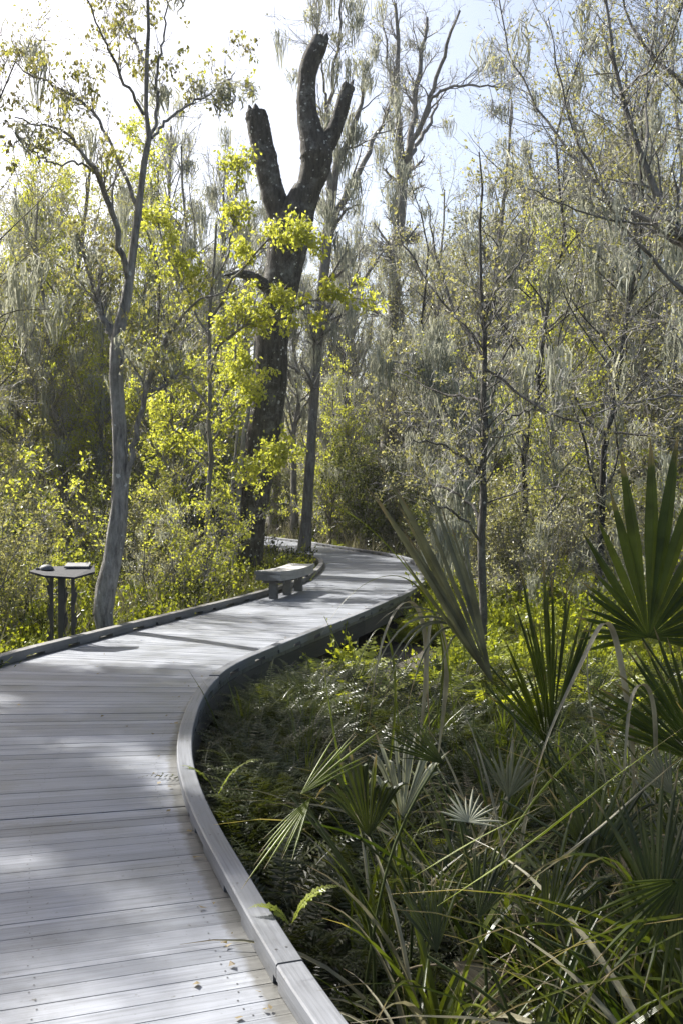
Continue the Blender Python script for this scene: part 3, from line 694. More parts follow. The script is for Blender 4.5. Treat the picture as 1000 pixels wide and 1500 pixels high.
# ------------------------------------------------------------------ trees
def build_tree(name, label, cat, base, L0, seed, bark, leafm, sp, group=None, kind=None):
    """L0: list of (P,R) already traced or grown limbs (world coords). sp: recipe"""
    r = np.random.default_rng(seed)
    root = thing(name, label, cat, tuple(base), group, kind); b = np.asarray(base)
    K = L0[0][0].shape[0]
    A = np.stack([x[0] for x in L0]) - b; R = np.stack([x[1] for x in L0])
    tr = MB(); tubes(tr, A[:1], R[:1], sp.get('sides', 12), 0, None, noise=sp.get('noise', 0.04), rng=r)
    if len(A) > 1: tubes(tr, A[1:], R[1:], 7, 0, None, noise=0.03, rng=r)
    limbs = A[sp.get('skip0', 0):]; lr = R[sp.get('skip0', 0):]
    l1 = sprout(r, limbs, lr, sp['n1'], sp.get('t0', 0.35), 1.0, sp.get('ang', (25, 60)), sp.get('len1'), sp.get('lenf1', 0.35), 7, sp.get('up', 0.3), 0.16, sp.get('rr1', 0.45))
    tubes(tr, l1[0], l1[1], 4)
    tr.build('trunk', bark, root)
    A2 = np.concatenate([l1[0]]); R2 = l1[1]
    l2 = sprout(r, A2, R2, sp['n2'], 0.15, 1.0, (25, 65), sp.get('len2'), 0.5, 5, sp.get('up2', 0.15), 0.2, 0.6, rmin=sp.get('rm', 0.004))
    l3 = sprout(r, l2[0], l2[1], sp['n3'], 0.1, 1.0, (25, 70), None, 0.5, 4, sp.get('up2', 0.15), 0.25, 0.7, rmin=sp.get('rm', 0.004) * 0.75)
    cr = MB(); tubes(cr, l2[0], l2[1], 3, 0, r.uniform(0, 1, len(l2[0]))); tubes(cr, l3[0], l3[1], 3, 0, r.uniform(0, 1, len(l3[0])))
    if sp.get('leaf', 0):
        nl_ = sp['leaf']; src = l3 if not sp.get('clus') else l3
        c = sp.get('clus', 3); m = nl_ // c
        idx = r.integers(0, len(src[0]), m); p, _, _ = at(src[0], src[1], idx, r.uniform(.5, 1, m))
        if sp.get('zmax'): pass
        ct = np.repeat(r.uniform(0, 1, m), c); p = np.repeat(p, c, 0) + r.normal(size=(m * c, 3)) * sp.get('cs', 0.04)
        leaves(cr, p, r, sp.get('ls', 0.06), sp.get('droop', 0.5), 1, np.clip(ct * .6 + r.uniform(0, .4, len(p)), 0, 1), sp.get('lw', 0.3))
    cr.build('crown', [sp.get('twig', M['twig']), leafm], root)
    if sp.get('moss', 0):
        mo = MB(); Ka = np.concatenate([l1[0][:, :5], l2[0]]); Kr = np.concatenate([l1[1][:, :5], l2[1]])
        moss_on(mo, r, Ka, Kr, sp['moss'], sp.get('strands', 12), sp.get('ml', (0.3, 1.2)), sp.get('msp', 0.1), sp.get('mw', 0.011))
        mo.build('hanging_moss', M['moss'], root)
    return root

def grown(seed, h, r0, lean=0.06, K=12, fork=0):
    r = np.random.default_rng(seed); t = np.linspace(0, 1, K)
    w_ = np.cumsum(r.normal(size=(K, 2)) * 0.012 * h, 0); w_ -= w_[0]
    ln = r.normal(size=2) * lean * h
    Pt = np.c_[w_ * t[:, None] ** 0.5 + ln[None] * t[:, None], t * h]
    flare = 1 + 0.9 * np.exp(-t * 14)
    out = [(Pt, r0 * (1 - 0.82 * t) * flare)]
    for k in range(fork):
        t0 = r.uniform(.3, .6); i = int(t0 * (K - 1)); az = r.uniform(0, 6.28); L = h * (1 - t0) * r.uniform(.6, .95)
        tt = np.linspace(0, 1, K); d = np.array([math.cos(az), math.sin(az)]) * 0.35
        w2 = np.cumsum(r.normal(size=(K, 2)) * 0.01 * h, 0); w2 -= w2[0]
        out.append((np.c_[Pt[i, :2] + d * L * (tt ** 0.8)[:, None] + w2 * 0.6, Pt[i, 2] + L * tt * .92], out[0][1][i] * 0.7 * (1 - .85 * tt)))
    return out

# --- leaning pale tree behind the left kerb
D = 12.3
L0 = [trace([(156,938,24),(153,915,25),(150,892,31),(154,868,33),(159,845,27),(166,815,27),(175,750,25),(177,700,23),(176,650,21),(174,600,20),(171,550,20),(173,510,20),(182,460,17),(190,420,13),(194,385,12),(200,345,11),(207,290,10),(215,225,9),(220,210,8),(216,165,6),(217,100,6),(220,40,5),(217,-30,4)], D, 26)]
JR = np.random.default_rng(12)
def tl(pts, D, K=26):
    a, b_ = trace(pts, D, K); a[2:-1] += JR.normal(size=(K - 3, 3)) * .013; return a, b_ * .9
L0 += [tl([(173,512,13),(165,490,12,.1),(152,465,10,.2),(145,445,9,.3),(146,420,8,.4),(150,395,6,.5)], D),
       tl([(145,445,6,.3),(138,425,5,.2),(128,390,5,0),(115,345,4,-.3)], D),
       tl([(190,415,10),(184,385,10,-.1),(177,360,10,-.2),(170,325,10,-.3),(158,290,9,-.5),(145,260,9,-.6),(130,235,6,-.8),(100,200,5,-1.0),(60,185,3,-1.4),(25,175,2,-1.7)], D),
       tl([(145,258,5,-.6),(120,243,4,-.8),(80,240,3,-1),(50,225,3,-1.2),(38,208,2,-1.3)], D),
       tl([(206,318,8),(197,290,7,.1),(182,255,6,.3),(165,215,5,.5),(130,160,5,.8),(75,125,4,1.2),(45,112,3,1.5),(22,92,2,1.7)], D),
       tl([(212,170,6),(195,140,5,-.3),(178,110,5,-.5),(160,70,4,-.8),(140,30,3,-1),(124,-20,2,-1.2)], D),
       tl([(220,208,7),(230,185,6,.2),(232,120,5,.3),(238,80,4,.3),(244,40,3,.4),(246,-10,2,.4)], D),
       tl([(224,205,5),(245,180,5,.3),(275,158,4,.6),(310,140,3,.9),(345,110,2,1.2)], D),
       tl([(185,712,9),(193,670,9,-.1),(202,630,9,-.2),(215,575,9,-.3),(224,550,8,-.4),(240,505,7,-.6),(262,470,5,-.9),(290,445,4,-1.2),(330,428,3,-1.5)], D),
       tl([(222,573,6,-.4),(240,565,6,-.5),(255,553,5,-.7),(270,545,3,-.8)], D),
       tl([(217,-10,6),(225,-90,6,-.2),(250,-180,5,-.5),(290,-270,4,-.9)], D), tl([(217,0,5),(200,-80,5,.2),(160,-160,4,.4),(130,-230,3,.5)], D), tl([(220,-40,5),(270,-110,5,-.5),(330,-160,4,-1),(400,-190,3,-1.4)], D),
       tl([(216,100,5),(205,75,4,.4),(190,50,3,.8),(178,10,3,1.2)], D)]
A = build_tree('leaning_tree', 'pale barked leaning tree with forked bare limbs rising behind the lectern', 'tree', (*L0[0][0][0][:2], GZ - .05), L0, 5, M['bark_pale'], M['leaf_bud'],
    dict(n1=230, len1=0.8, n2=1100, len2=0.36, n3=2400, leaf=5200, clus=7, cs=0.035, ls=0.062, droop=1.1, t0=0.3, rm=0.003, rr1=0.35, sides=14, noise=0.07, skip0=1, moss=26, strands=22, ml=(.2, .5), msp=.05))

# --- big dead topped trunk
D = 22.0
L0 = [trace([(362,874,62),(362,850,52),(363,820,46),(365,790,44),(368,745,47),(376,700,48),(383,650,49),(391,600,48),(397,540,50),(398,500,51),(403,465,50),(411,430,49),(416,395,52),(424,352,60),(430,325,62),(440,300,44),(450,280,40)], D, 22),
      trace([(420,335,36),(408,310,32),(398,275,31),(390,240,32),(384,210,30),(378,180,29),(376,168,27)], D, 22),
      trace([(440,320,38),(448,290,34),(459,260,36),(464,235,44),(458,205,34),(452,180,28),(449,160,26),(450,120,24),(453,100,26),(459,86,26),(466,72,25),(470,60,22)], D, 22),
      trace([(405,430,20),(388,418,17,-.2),(372,408,15,-.4),(355,402,12,-.5),(342,403,8,-.6)], D, 22),
      trace([(464,240,24),(478,215,24),(487,200,21),(495,180,19),(501,160,19),(506,142,18),(511,129,17)], D, 22)]
base = np.array([*L0[0][0][0][:2], GZ - .05]); rs = np.random.default_rng(3)
snag = thing('broken_tree', 'massive dark snag with three broken-off limbs and white lichen spots beside the bench', 'tree', tuple(base))
m_ = MB()
for i, (a, b_) in enumerate(L0):
    K_ = 60; x = np.linspace(0, 1, len(a)); xx = np.linspace(0, 1, K_)
    pp = np.stack([np.interp(xx, x, a[:, c]) for c in range(3)], 1); rr_ = np.interp(xx, x, b_) * (1 + np.convolve(rs.normal(size=K_ + 4) * 0.06, np.ones(5) / 5, 'valid'))
    tubes(m_, pp[None] - base, rr_[None] * (1.1 if i > 0 else 1.0), 20 if i == 0 else 14, 0, None, noise=0.02, rng=rs)
    # jagged broken end
    if i > 0:
        e = pp[-1] - base; d = nrm(pp[-1] - pp[-3]); r0 = rr_[-1]; ns = 14; th = rs.uniform(0, 6.28, ns); u = nrm(np.cross(d, [0, 1, 0])); v = np.cross(d, u)
        B = e + (np.cos(th)[:, None] * u + np.sin(th)[:, None] * v) * (r0 * rs.uniform(.2, .85, ns))[:, None] - d * 0.12
        Lh = rs.uniform(.02, .3, ns) * rs.random(ns); Pt = B[:, None] + d * (np.linspace(0, 1, 4)[None, :, None] * (Lh[:, None, None] + .12))
        tubes(m_, Pt, np.outer(rs.uniform(.3, .5, ns) * r0, [1, .95, .8, .15]), 5, 0, None, noise=.12, rng=rs)
        th = np.arange(14) / 14 * 6.283; capv = e + (np.cos(th)[:, None] * u + np.sin(th)[:, None] * v) * r0 * .97
        V = np.vstack([capv, e + d * 0.03]); m_.add(V, [[k, (k + 1) % 14, (k + 2) % 14, 14] for k in range(0, 14, 2)], 0)
# burls and buttress swellings
for (px, py, s_) in ((505, 158, 12), (446, 345, 16), (350, 835, 22), (382, 845, 20), (398, 560, 12)):
    c = P(px, py, D) - base; r0 = s_ / F * D / 2
    Pt = (c + np.array([0, 0, 1]) * np.linspace(-1.5, 1.5, 6)[:, None] * r0)[None]
    tubes(m_, Pt, (r0 * np.array([.05, .75, 1, 1, .7, .05]))[None], 9, 0, None, noise=.12, rng=rs)
m_.build('trunk', M['bark_dark'], snag)
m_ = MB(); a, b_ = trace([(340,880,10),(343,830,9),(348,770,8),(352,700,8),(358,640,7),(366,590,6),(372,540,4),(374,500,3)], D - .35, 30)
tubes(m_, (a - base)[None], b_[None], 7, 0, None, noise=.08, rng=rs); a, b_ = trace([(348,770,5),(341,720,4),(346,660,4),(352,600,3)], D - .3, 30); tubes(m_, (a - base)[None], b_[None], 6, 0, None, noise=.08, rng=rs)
m_.build('pale_edge_stem', M['bark_pale'], snag)  # pale stems added along the trunk's sunlit left edge to lighten it
# resurrection fern fringe growing on limbs
m_ = MB(); n = 900; k = rs.integers(1, 4, n); Ps = []
Rall = [x[1] for x in L0]; Pall = [x[0] for x in L0]
PA = np.stack(Pall); RA = np.stack(Rall)
k = rs.choice(5, n, p=[.2, .25, .2, .2, .15]); t_ = rs.uniform(0.1, 1, n); p, tg_, rr_ = at(PA, RA, k, t_)
u = nrm(np.cross(tg_, rand_unit(rs, n))); p = p + u * (rr_ * 1.0)[:, None] - base
leaves(m_, p, rs, 0.045, 0.1, 0, None, 0.25); m_.build('bark_fern', M['leaf_tan'], snag)

def limb(pts, D, K=12):
    a, b_ = trace(pts, D, K); a[1:-1] += JR.normal(size=(K - 2, 3)) * .0011 * D; return a, b_
# --- young lime-leaved tree whose branches cross the snag
D = 18.0
L0 = [limb([(302,868,9),(303,800,8),(306,720,7),(308,640,7),(306,560,6),(310,480,5),(312,400,4),(318,330,3)], D),
      limb([(306,560,4),(325,505,4,-.3),(350,485,4,-.6),(375,473,3,-.8),(410,462,3,-1),(450,448,3,-1.2),(490,437,2,-1.3),(545,440,2,-1.3)], D),
      limb([(310,480,4),(335,420,4,-.4),(365,385,3,-.8),(395,355,3,-1.1),(425,348,3,-1.3),(455,352,2,-1.4)], D),
      limb([(308,650,3),(335,615,3,-.4),(360,590,3,-.7),(380,568,2,-1)], D),
      limb([(306,735,3),(340,722,3,-.4),(375,700,3,-.8),(400,680,2,-1),(425,655,2,-1.2)], D),
      limb([(308,600,4),(280,560,4,.3),(250,530,3,.6),(225,500,3,.8)], D),
      limb([(310,500,4),(285,450,3,.3),(260,400,3,.6),(240,350,3,.9),(235,310,2,1)], D),
      limb([(312,420,3),(335,370,3),(345,300,3,.2),(352,240,2,.4)], D),
      limb([(305,680,3),(275,650,3,-.3),(250,620,3,-.6),(230,600,2,-.9)], D),
      limb([(308,620,3),(330,580,3,.5),(345,520,3,.8),(350,450,2,1)], D)]
build_tree('young_tree', 'slender young tree full of lime green leaves, its branches crossing the broken snag', 'tree', (*L0[0][0][0][:2], GZ - .05), L0, 15, M['bark_mid'], M['leaf_lime'],
    dict(n1=170, len1=0.62, n2=700, len2=0.36, n3=1500, leaf=10500, clus=6, cs=0.06, ls=0.078, droop=.9, t0=0.2, rm=0.0035, skip0=1, rr1=.5, sides=8, lw=.34))
# second, denser bright sapling between
D = 20.0
L0 = [limb([(262,868,7),(260,800,7),(258,730,6),(255,660,5),(250,600,4),(248,540,3)], D),
      limb([(258,740,4),(285,690,4),(320,640,3),(345,600,2)], D, 12), limb([(256,700,4),(225,650,4),(205,600,3),(190,560,2)], D), limb([(255,660,4),(285,610,3),(310,560,3),(330,530,2)], D), limb([(259,780,4),(290,750,3),(325,725,3),(350,700,2)], D), limb([(258,760,3),(230,720,3),(205,690,3),(190,670,2)], D)]
build_tree('sapling', 'bushy lime green sapling left of the broken snag, below the young tree', 'sapling', (*L0[0][0][0][:2], GZ - .05), L0, 16, M['bark_mid'], M['leaf_lime'],
    dict(n1=110, len1=0.8, n2=500, len2=0.42, n3=1200, leaf=5500, clus=5, cs=0.05, ls=0.075, droop=0.5, t0=0.15, rm=0.0035, rr1=.5, sides=8, lw=.34))

# --- straight dark sapling on the right
D = 12.4
L0 = [limb([(710,985,14),(707,930,12),(709,870,12),(705,800,11),(708,740,10),(706,680,10),(708,620,9),(705,560,8),(707,500,7),(702,440,6),(704,390,5),(701,330,4),(704,270,3),(700,225,2)], D, 16),
      limb([(706,712,5),(690,682,5,-.2),(668,662,4,-.4),(640,650,3,-.7),(605,645,2,-1)], D, 16),
      limb([(706,770,5),(685,735,4,.3),(655,715,4,.5),(620,705,3,.8),(580,690,2,1.2)], D, 16),
      limb([(706,800,4),(680,762,4,-.3),(645,742,3,-.5),(605,728,2,-.8)], D, 16),
      limb([(707,620,4),(716,590,4,.2),(725,560,3,.4),(740,520,3,.6),(752,480,2,.9)], D, 16),
      limb([(706,590,4),(680,582,4,.4),(645,578,3,.8),(610,560,2,1.2),(575,540,2,1.5)], D, 16),
      limb([(706,540,4),(730,555,4,-.2),(770,585,4,-.5),(820,610,3,-.8),(880,628,3,-1.1),(960,640,3,-1.5),(1010,642,2,-1.7)], D, 16),
      limb([(705,520,4),(680,480,4,.3),(650,445,3,.6),(615,400,3,.9),(585,345,2,1.2)], D, 16),
      limb([(705,470,3),(725,430,3),(755,390,3,.2),(780,340,2,.4)], D, 16),
      limb([(706,650,3),(730,622,3,.2),(765,605,3,.3),(800,598,2,.5)], D, 16)]
build_tree('straight_young_tree', 'thin straight dark trunked tree standing right of the boardwalk behind the palmettos', 'tree', (*L0[0][0][0][:2], GZ - .05), L0, 25, M['bark_knotty'], M['leaf_olive'],
    dict(n1=120, len1=1.1, n2=700, len2=0.5, n3=1900, leaf=2600, clus=5, cs=0.03, ls=0.05, droop=0.6, t0=0.3, rm=0.0028, rr1=.28, ang=(35, 70), noise=.1, sides=10))

# --- tree just off the right edge, its limbs arching in
D = 9.5
L0 = [limb([(1160,1010,70),(1150,850,55),(1130,700,50),(1100,560,44),(1060,450,36),(1020,385,30),(965,300,15),(945,250,12),(938,232,10),(915,180,9),(900,115,8),(890,60,7),(880,-20,5)], D, 20),
      limb([(1020,385,20),(990,350,15,.2),(950,325,9,.3),(900,300,8,.4),(860,260,7,.6),(820,210,6,.8),(790,170,5,1),(765,125,4,1.2),(742,75,3,1.4),(728,0,3,1.5)], D, 20),
      limb([(1060,450,22),(1020,435,12,-.2),(985,415,8,-.3),(940,365,7,-.5),(900,320,6,-.7),(870,260,5,-.9),(838,200,4,-1.1),(825,150,4,-1.2),(810,90,3,-1.3),(800,30,2,-1.4)], D, 20),
      limb([(1100,560,24),(1060,400,14,.8),(1030,220,12,1),(1000,125,10,1),(965,100,8,1),(935,65,7,1.1),(915,30,5,1.2),(905,-20,4,1.2)], D, 20),
      limb([(1000,352,8),(960,335,6,-.5),(920,328,5,-.8),(870,318,4,-1),(820,300,3,-1.3),(770,278,2,-1.6)], D, 20),
      limb([(940,235,6),(943,180,5,.4),(945,110,4,.8),(955,50,3,1),(960,-10,3,1.2)], D, 20),
      limb([(1120,640,14),(1060,600,8,-.5),(1000,580,5,-.8),(960,585,4,-1),(915,592,3,-1.2),(860,612,2,-1.4)], D, 20),
      limb([(1130,700,14),(1060,560,9,.4),(1010,480,7,.7),(985,470,5,.8),(940,478,4,1),(900,500,3,1.2),(870,520,2,1.3)], D, 20),
      limb([(905,140,5),(930,120,5,-.6),(960,90,4,-.9),(990,30,3,-1.2),(1000,-20,3,-1.3)], D, 20)]
L0 = [(a, np.where(np.arange(20) < 4, 1, .72) * b_) for a, b_ in L0]
build_tree('spreading_tree', 'spreading tree off the right edge whose long thin limbs arch into the upper right sky', 'tree', (*L0[0][0][0][:2], GZ - .05), L0, 35, M['bark_mid'], M['leaf_olive'],
    dict(n1=240, len1=0.95, n2=1300, len2=0.48, n3=3200, leaf=3600, clus=3, cs=0.03, ls=0.034, droop=0.4, t0=0.25, rm=0.0026, rr1=.42, sides=12, skip0=0, moss=26, strands=16, ml=(.2, .7), msp=.05, mw=.008))

# --- mossy bent sapling between the tall tree and the straight sapling
D = 15.5
L0 = [limb([(690,965,11),(688,900,10),(684,830,9),(678,760,8),(672,700,8),(662,640,7),(648,590,6),(628,555,5),(600,535,3),(575,530,2)], D, 16),
      limb([(672,700,5),(690,640,4,.2),(700,590,3,.4),(720,540,2,.6)], D, 16), limb([(660,632,5),(640,575,4,.3),(632,520,3,.5),(640,470,2,.7)], D, 16), limb([(684,830,5),(660,790,4,-.3),(640,770,3,-.5)], D, 16)]
build_tree('bent_mossy_tree', 'bent pale sapling draped with hanging moss just left of the straight dark sapling', 'tree', (*L0[0][0][0][:2], GZ - .05), L0, 65, M['bark_pale'], M['leaf_lime'],
    dict(n1=60, len1=.7, n2=260, len2=.4, n3=600, leaf=700, clus=5, cs=.03, ls=.055, t0=.3, rm=.003, sides=9, moss=70, strands=34, ml=(.3, 1.1), msp=.06, mw=.009))
# --- grey cypress right behind the snag
D = 31.0
L0 = [limb([(445,812,22),(447,780,17),(452,700,15),(458,620,14),(463,540,14),(469,470,14),(473,400,15),(480,350,15),(486,300,14),(492,260,11),(500,230,10),(515,190,8),(528,150,5),(535,110,3)], D, 16),
      limb([(482,340,14),(500,300,10,.4),(520,260,9,.8),(545,215,7,1.2),(560,180,5,1.5),(575,150,3,1.8)], D, 16),
      limb([(486,300,10),(482,250,8,-.5),(478,180,7,-.8),(488,120,5,-1),(496,60,4,-1.1),(500,0,3,-1.2)], D, 16),
      limb([(482,170,5,-.8),(474,140,4,-1),(470,100,3,-1.3),(462,30,2,-1.5)], D, 16),
      limb([(470,460,8),(500,430,6,.5),(530,410,5,1),(560,370,3,1.5)], D, 16)]
build_tree('cypress_tree', 'grey moss-hung cypress with a forked top right behind the broken snag', 'tree', (*L0[0][0][0][:2], GZ - .05), L0, 45, M['bark_mid'], M['leaf_tan'],
    dict(n1=70, len1=2.2, n2=500, len2=0.9, n3=1400, leaf=1000, clus=3, cs=0.08, ls=0.09, t0=0.3, rm=0.007, rr1=.4, sides=10, moss=60, strands=36, ml=(.4, 1.5), msp=.14, mw=.013))
# --- tall moss tree in the centre sky
D = 38.0
L0 = [limb([(560,800,30),(562,740,22),(566,650,20),(571,560,18),(576,480,16),(580,400,16),(584,330,17),(586,270,19),(584,235,14),(583,180,8),(582,120,7),(580,60,6),(578,10,4)], D, 16),
      limb([(588,265,12),(600,210,10,.5),(607,160,8,.8),(612,110,7,1),(620,60,5,1.2),(624,30,4,1.4)], D, 16),
      limb([(592,255,10),(610,200,8,-.5),(622,170,7,-.8),(640,110,6,-1),(655,60,5,-1.3),(672,20,3,-1.6)], D, 16),
      limb([(618,178,6,-.8),(635,145,5,-1),(660,132,4,-1.5),(700,130,3,-2),(740,128,2,-2.5)], D, 16),
      limb([(598,235,7),(612,210,6,1),(625,190,5,1.6),(640,150,3,2)], D, 16),
      limb([(582,180,5),(572,130,4,.5),(566,80,3,1),(560,30,2,1.4)], D, 16)]
build_tree('tall_mossy_tree', 'tall slim grey tree with a forked wispy top in the centre gap of sky', 'tree', (*L0[0][0][0][:2], GZ - .05), L0, 55, M['bark_mid'], M['leaf_tan'],
    dict(n1=75, len1=2.3, n2=800, len2=1.0, n3=3000, leaf=500, clus=2, cs=0.08, ls=0.08, t0=0.4, rm=0.008, rr1=.4, sides=10, moss=34, strands=34, ml=(.4, 1.4), msp=.14, mw=.014))

# --- prototypes for the surrounding swamp forest
def proto(seed, h, r0, bark, leafm, sp, fork=2, name='swamp_tree', lean=.05):
    return build_tree(name, None, 'tree', (0, 0, 0), grown(seed, h, r0, fork=fork, lean=lean), seed, bark, leafm, sp)
PR = {}
tan = dict(n1=60, lenf1=.26, n2=420, n3=1700, leaf=5200, clus=3, cs=.09, ls=.065, t0=.15, rm=.006, moss=26, strands=38, ml=(.35, 1.5), mw=.012, msp=.11, sides=8)
PR['tan1'] = proto(101, 13, .15, M['bark_mid'], M['leaf_tan'], tan)
PR['tan2'] = proto(102, 11, .12, M['bark_grey'], M['leaf_olive'], dict(tan, moss=16, leaf=6200))
PR['tan3'] = proto(103, 15, .19, M['bark_grey'], M['leaf_tan'], dict(tan, moss=60, leaf=3000, t0=.3))
PR['oli1'] = proto(104, 10, .13, M['bark_mid'], M['leaf_olive'], dict(tan, leaf=8000, lenf1=.32, t0=.12, moss=14))
PR['lime1'] = proto(105, 9, .10, M['bark_mid'], M['leaf_lime'], dict(tan, leaf=7500, clus=8, cs=.075, ls=.085, droop=1.0, lenf1=.32, t0=.12, moss=8))
PR['lime2'] = proto(106, 7, .08, M['bark_grey'], M['leaf_lime'], dict(tan, leaf=6000, clus=8, cs=.075, ls=.085, droop=1.0, lenf1=.38, t0=.1, moss=8))
PR['bare1'] = proto(107, 14, .16, M['bark_grey'], M['leaf_tan'], dict(tan, leaf=700, moss=40, t0=.35), fork=1)
PR['thin1'] = proto(108, 10, .06, M['bark_black'], M['leaf_olive'], dict(tan, n1=40, n2=240, n3=800, leaf=1500, moss=14), fork=0, lean=.09)
def shrub_proto(seed, h, leafm, leaf, ls=.06, moss=0, twig=None):
    r = np.random.default_rng(seed); ns = 9; K = 8; t = np.linspace(0, 1, K); L0 = []
    for k in range(ns):
        az = r.uniform(0, 6.28); sp_ = r.uniform(.1, .6); hh = h * r.uniform(.6, 1)
        w_ = np.cumsum(r.normal(size=(K, 3)) * .03 * h, 0); w_ -= w_[0]
        Pt = np.c_[math.cos(az) * sp_ * hh * t, math.sin(az) * sp_ * hh * t, hh * t ** .9] + w_ + np.array([math.cos(az), math.sin(az), 0]) * .12
        L0.append((Pt, np.maximum(.018 * (1 - .8 * t), .004) * h / 2.2))
    return build_tree('swamp_shrub', None, 'shrub', (0, 0, 0), L0, seed, M['bark_mid'], leafm,
        dict(n1=70, lenf1=.5, n2=380, n3=1200, leaf=leaf, clus=4, cs=.06, ls=ls, t0=.1, rm=.004, droop=.3, sides=6, twig=twig or M['twig'], moss=moss, strands=26, ml=(.2, .8), mw=.011))
PR['shr1'] = shrub_proto(201, 2.4, M['leaf_olive'], 4200)
PR['shr2'] = shrub_proto(202, 2.8, M['leaf_lime'], 3000, .075)
PR['shr3'] = shrub_proto(203, 3.2, M['leaf_deep'], 5200, .075, 6, M['twig_dark'])
PR['shr4'] = shrub_proto(204, 3.0, M['leaf_tan'], 2600, .06, 14)
used = {}
def place(kind, px, D, scale, label, group, yaw):
    x = (px - 500) / F * D
    if dist_deck(np.array([[x, D]]))[0] < 1.9: return
    o = PR[kind] if kind not in used else copy_tree(PR[kind]); used[kind] = 1
    o.location = (x, D, float(ground_z(np.array(x), np.array(D))) - .04); o.scale = (scale, scale, scale); o.rotation_euler = (0, 0, yaw)
    o['label'] = label; o['group'] = group
rp = np.random.default_rng(77)
KD = {'tan1': 'mossy tan-budded tree', 'tan2': 'thin grey olive-leaved tree', 'tan3': 'taller moss-draped grey tree', 'oli1': 'bushy olive-leaved tree',
      'lime1': 'lime green leafy tree', 'lime2': 'small lime-leaved tree', 'bare1': 'nearly bare mossy tree', 'thin1': 'very thin dark-stemmed tree',
      'shr1': 'olive-leaved shrub', 'shr2': 'lime-leaved shrub', 'shr3': 'dark green shrub', 'shr4': 'bare mossy shrub'}
def put(kind, px, D, sc_=1.0):
    dp = 'nearer ' if D < 24 else ('' if D < 38 else 'distant ')
    for lim, sd_ in ((0, 'beyond the left edge of the view'), (75, 'behind the left end of the lectern'), (150, 'behind the lectern and the leaning tree'), (240, 'just right of the leaning tree'), (345, 'around the lime sapling left of the broken snag'),
                     (425, 'hidden behind the broken snag'), (500, 'right of the snag past the bench'), (560, 'left of the tall mossy tree at the boardwalk bend'), (640, 'just right of the tall mossy tree'), (705, 'just left of the straight dark sapling'),
                     (780, 'just right of the straight dark sapling'), (850, 'behind the upright narrow palmetto fan'), (930, 'behind the left half of the starburst palmetto'), (1000, 'behind the right half of the starburst palmetto'), (9999, 'beyond the right edge of the view')):
        if px <= lim: break
    lab = f'{dp}{KD[kind]} {sd_}'
    place(kind, px, D, sc_, lab, f'{KD[kind]} in the swamp wood', rp.uniform(0, 6.28))
# trees
for kind, px, D, s_ in [
    ('lime1', 20, 30, 1.1), ('tan2', 110, 29, .95), ('lime1', 230, 30, 1.05), ('tan1', 285, 30, .95), ('lime2', 330, 29, 1.1), ('tan2', -60, 27, .8), ('lime2', 150, 29, 1.1),
    ('bare1', 325, 34, 1.0), ('tan3', 60, 35, .8), ('oli1', 180, 33, 1.0), ('oli1', -20, 32, 1.0), ('tan1', 250, 42, 1.0), ('lime1', 100, 40, 1.1), ('tan2', 20, 48, 1.1), ('oli1', 300, 47, 1.2), ('tan2', 200, 50, 1.2), ('tan1', 130, 56, 1.1),
    ('tan1', 30, 36, 1.15), ('oli1', 90, 33, 1.35), ('tan2', 170, 36, 1.3), ('lime1', 215, 33, 1.45), ('bare1', 265, 37, 1.15), ('tan1', 310, 38, 1.15), ('tan2', -10, 40, 1.4), ('lime1', 120, 44, 1.6), ('lime1', 40, 30, 1.3), ('oli1', 335, 42, 1.4), ('tan3', 350, 46, 1.1), ('tan1', 505, 42, 1.0), ('oli1', 535, 50, 1.4), ('tan2', 465, 46, 1.3), ('bare1', 520, 47, 1.1), ('tan1', 640, 44, 1.25), ('oli1', 665, 36, 1.3), ('tan2', 620, 50, 1.3),
    ('thin1', 270, 23, .9), ('thin1', -80, 17, 1), ('tan1', -120, 26, 1), ('oli1', -150, 34, 1),
    ('bare1', 430, 44, 1.0), ('tan3', 400, 50, 1.1), ('oli1', 500, 48, 1.0), ('tan2', 540, 43, .9), ('thin1', 520, 40, 1.1), ('tan1', 475, 27.5, .55), ('thin1', 440, 29, .8), ('thin1', 500, 29, .75), ('tan1', 600, 46, 1.0), ('oli1', 450, 56, 1.1), ('tan3', 560, 58, .9), ('lime2', 480, 37, 1.0), ('thin1', 610, 34, 1), ('tan2', 630, 38, 1.0),
    ('tan2', 650, 24, 1.0), ('tan1', 690, 28, 1.0), ('oli1', 740, 26, 1.0), ('tan3', 790, 30, .85), ('tan2', 840, 23, 1.05), ('tan1', 900, 27, 1.0), ('oli1', 960, 22, 1.1), ('bare1', 870, 33, 1.0), ('tan3', 940, 36, 1.0),
    ('tan2', 770, 38, 1.2), ('oli1', 690, 40, 1.2), ('tan1', 820, 44, 1.2), ('oli1', 900, 46, 1.4), ('tan2', 980, 42, 1.3), ('bare1', 740, 48, 1.1), ('tan3', 650, 52, 1.1), ('lime1', 800, 20, .8), ('thin1', 760, 19, 1.1), ('thin1', 880, 18, 1.1), ('thin1', 930, 24, 1.2), ('thin1', 660, 31, 1.2),
    ('tan1', 1050, 25, 1.1), ('tan2', 1100, 20, 1.1), ('oli1', 1090, 33, 1.2), ('tan2', 1040, 18, 1), ('lime1', 720, 33, .9), ('tan1', 1010, 52, 1.3), ('oli1', 850, 56, 1.4), ('tan2', 700, 58, 1.3)]:
    put(kind, px, D, s_)
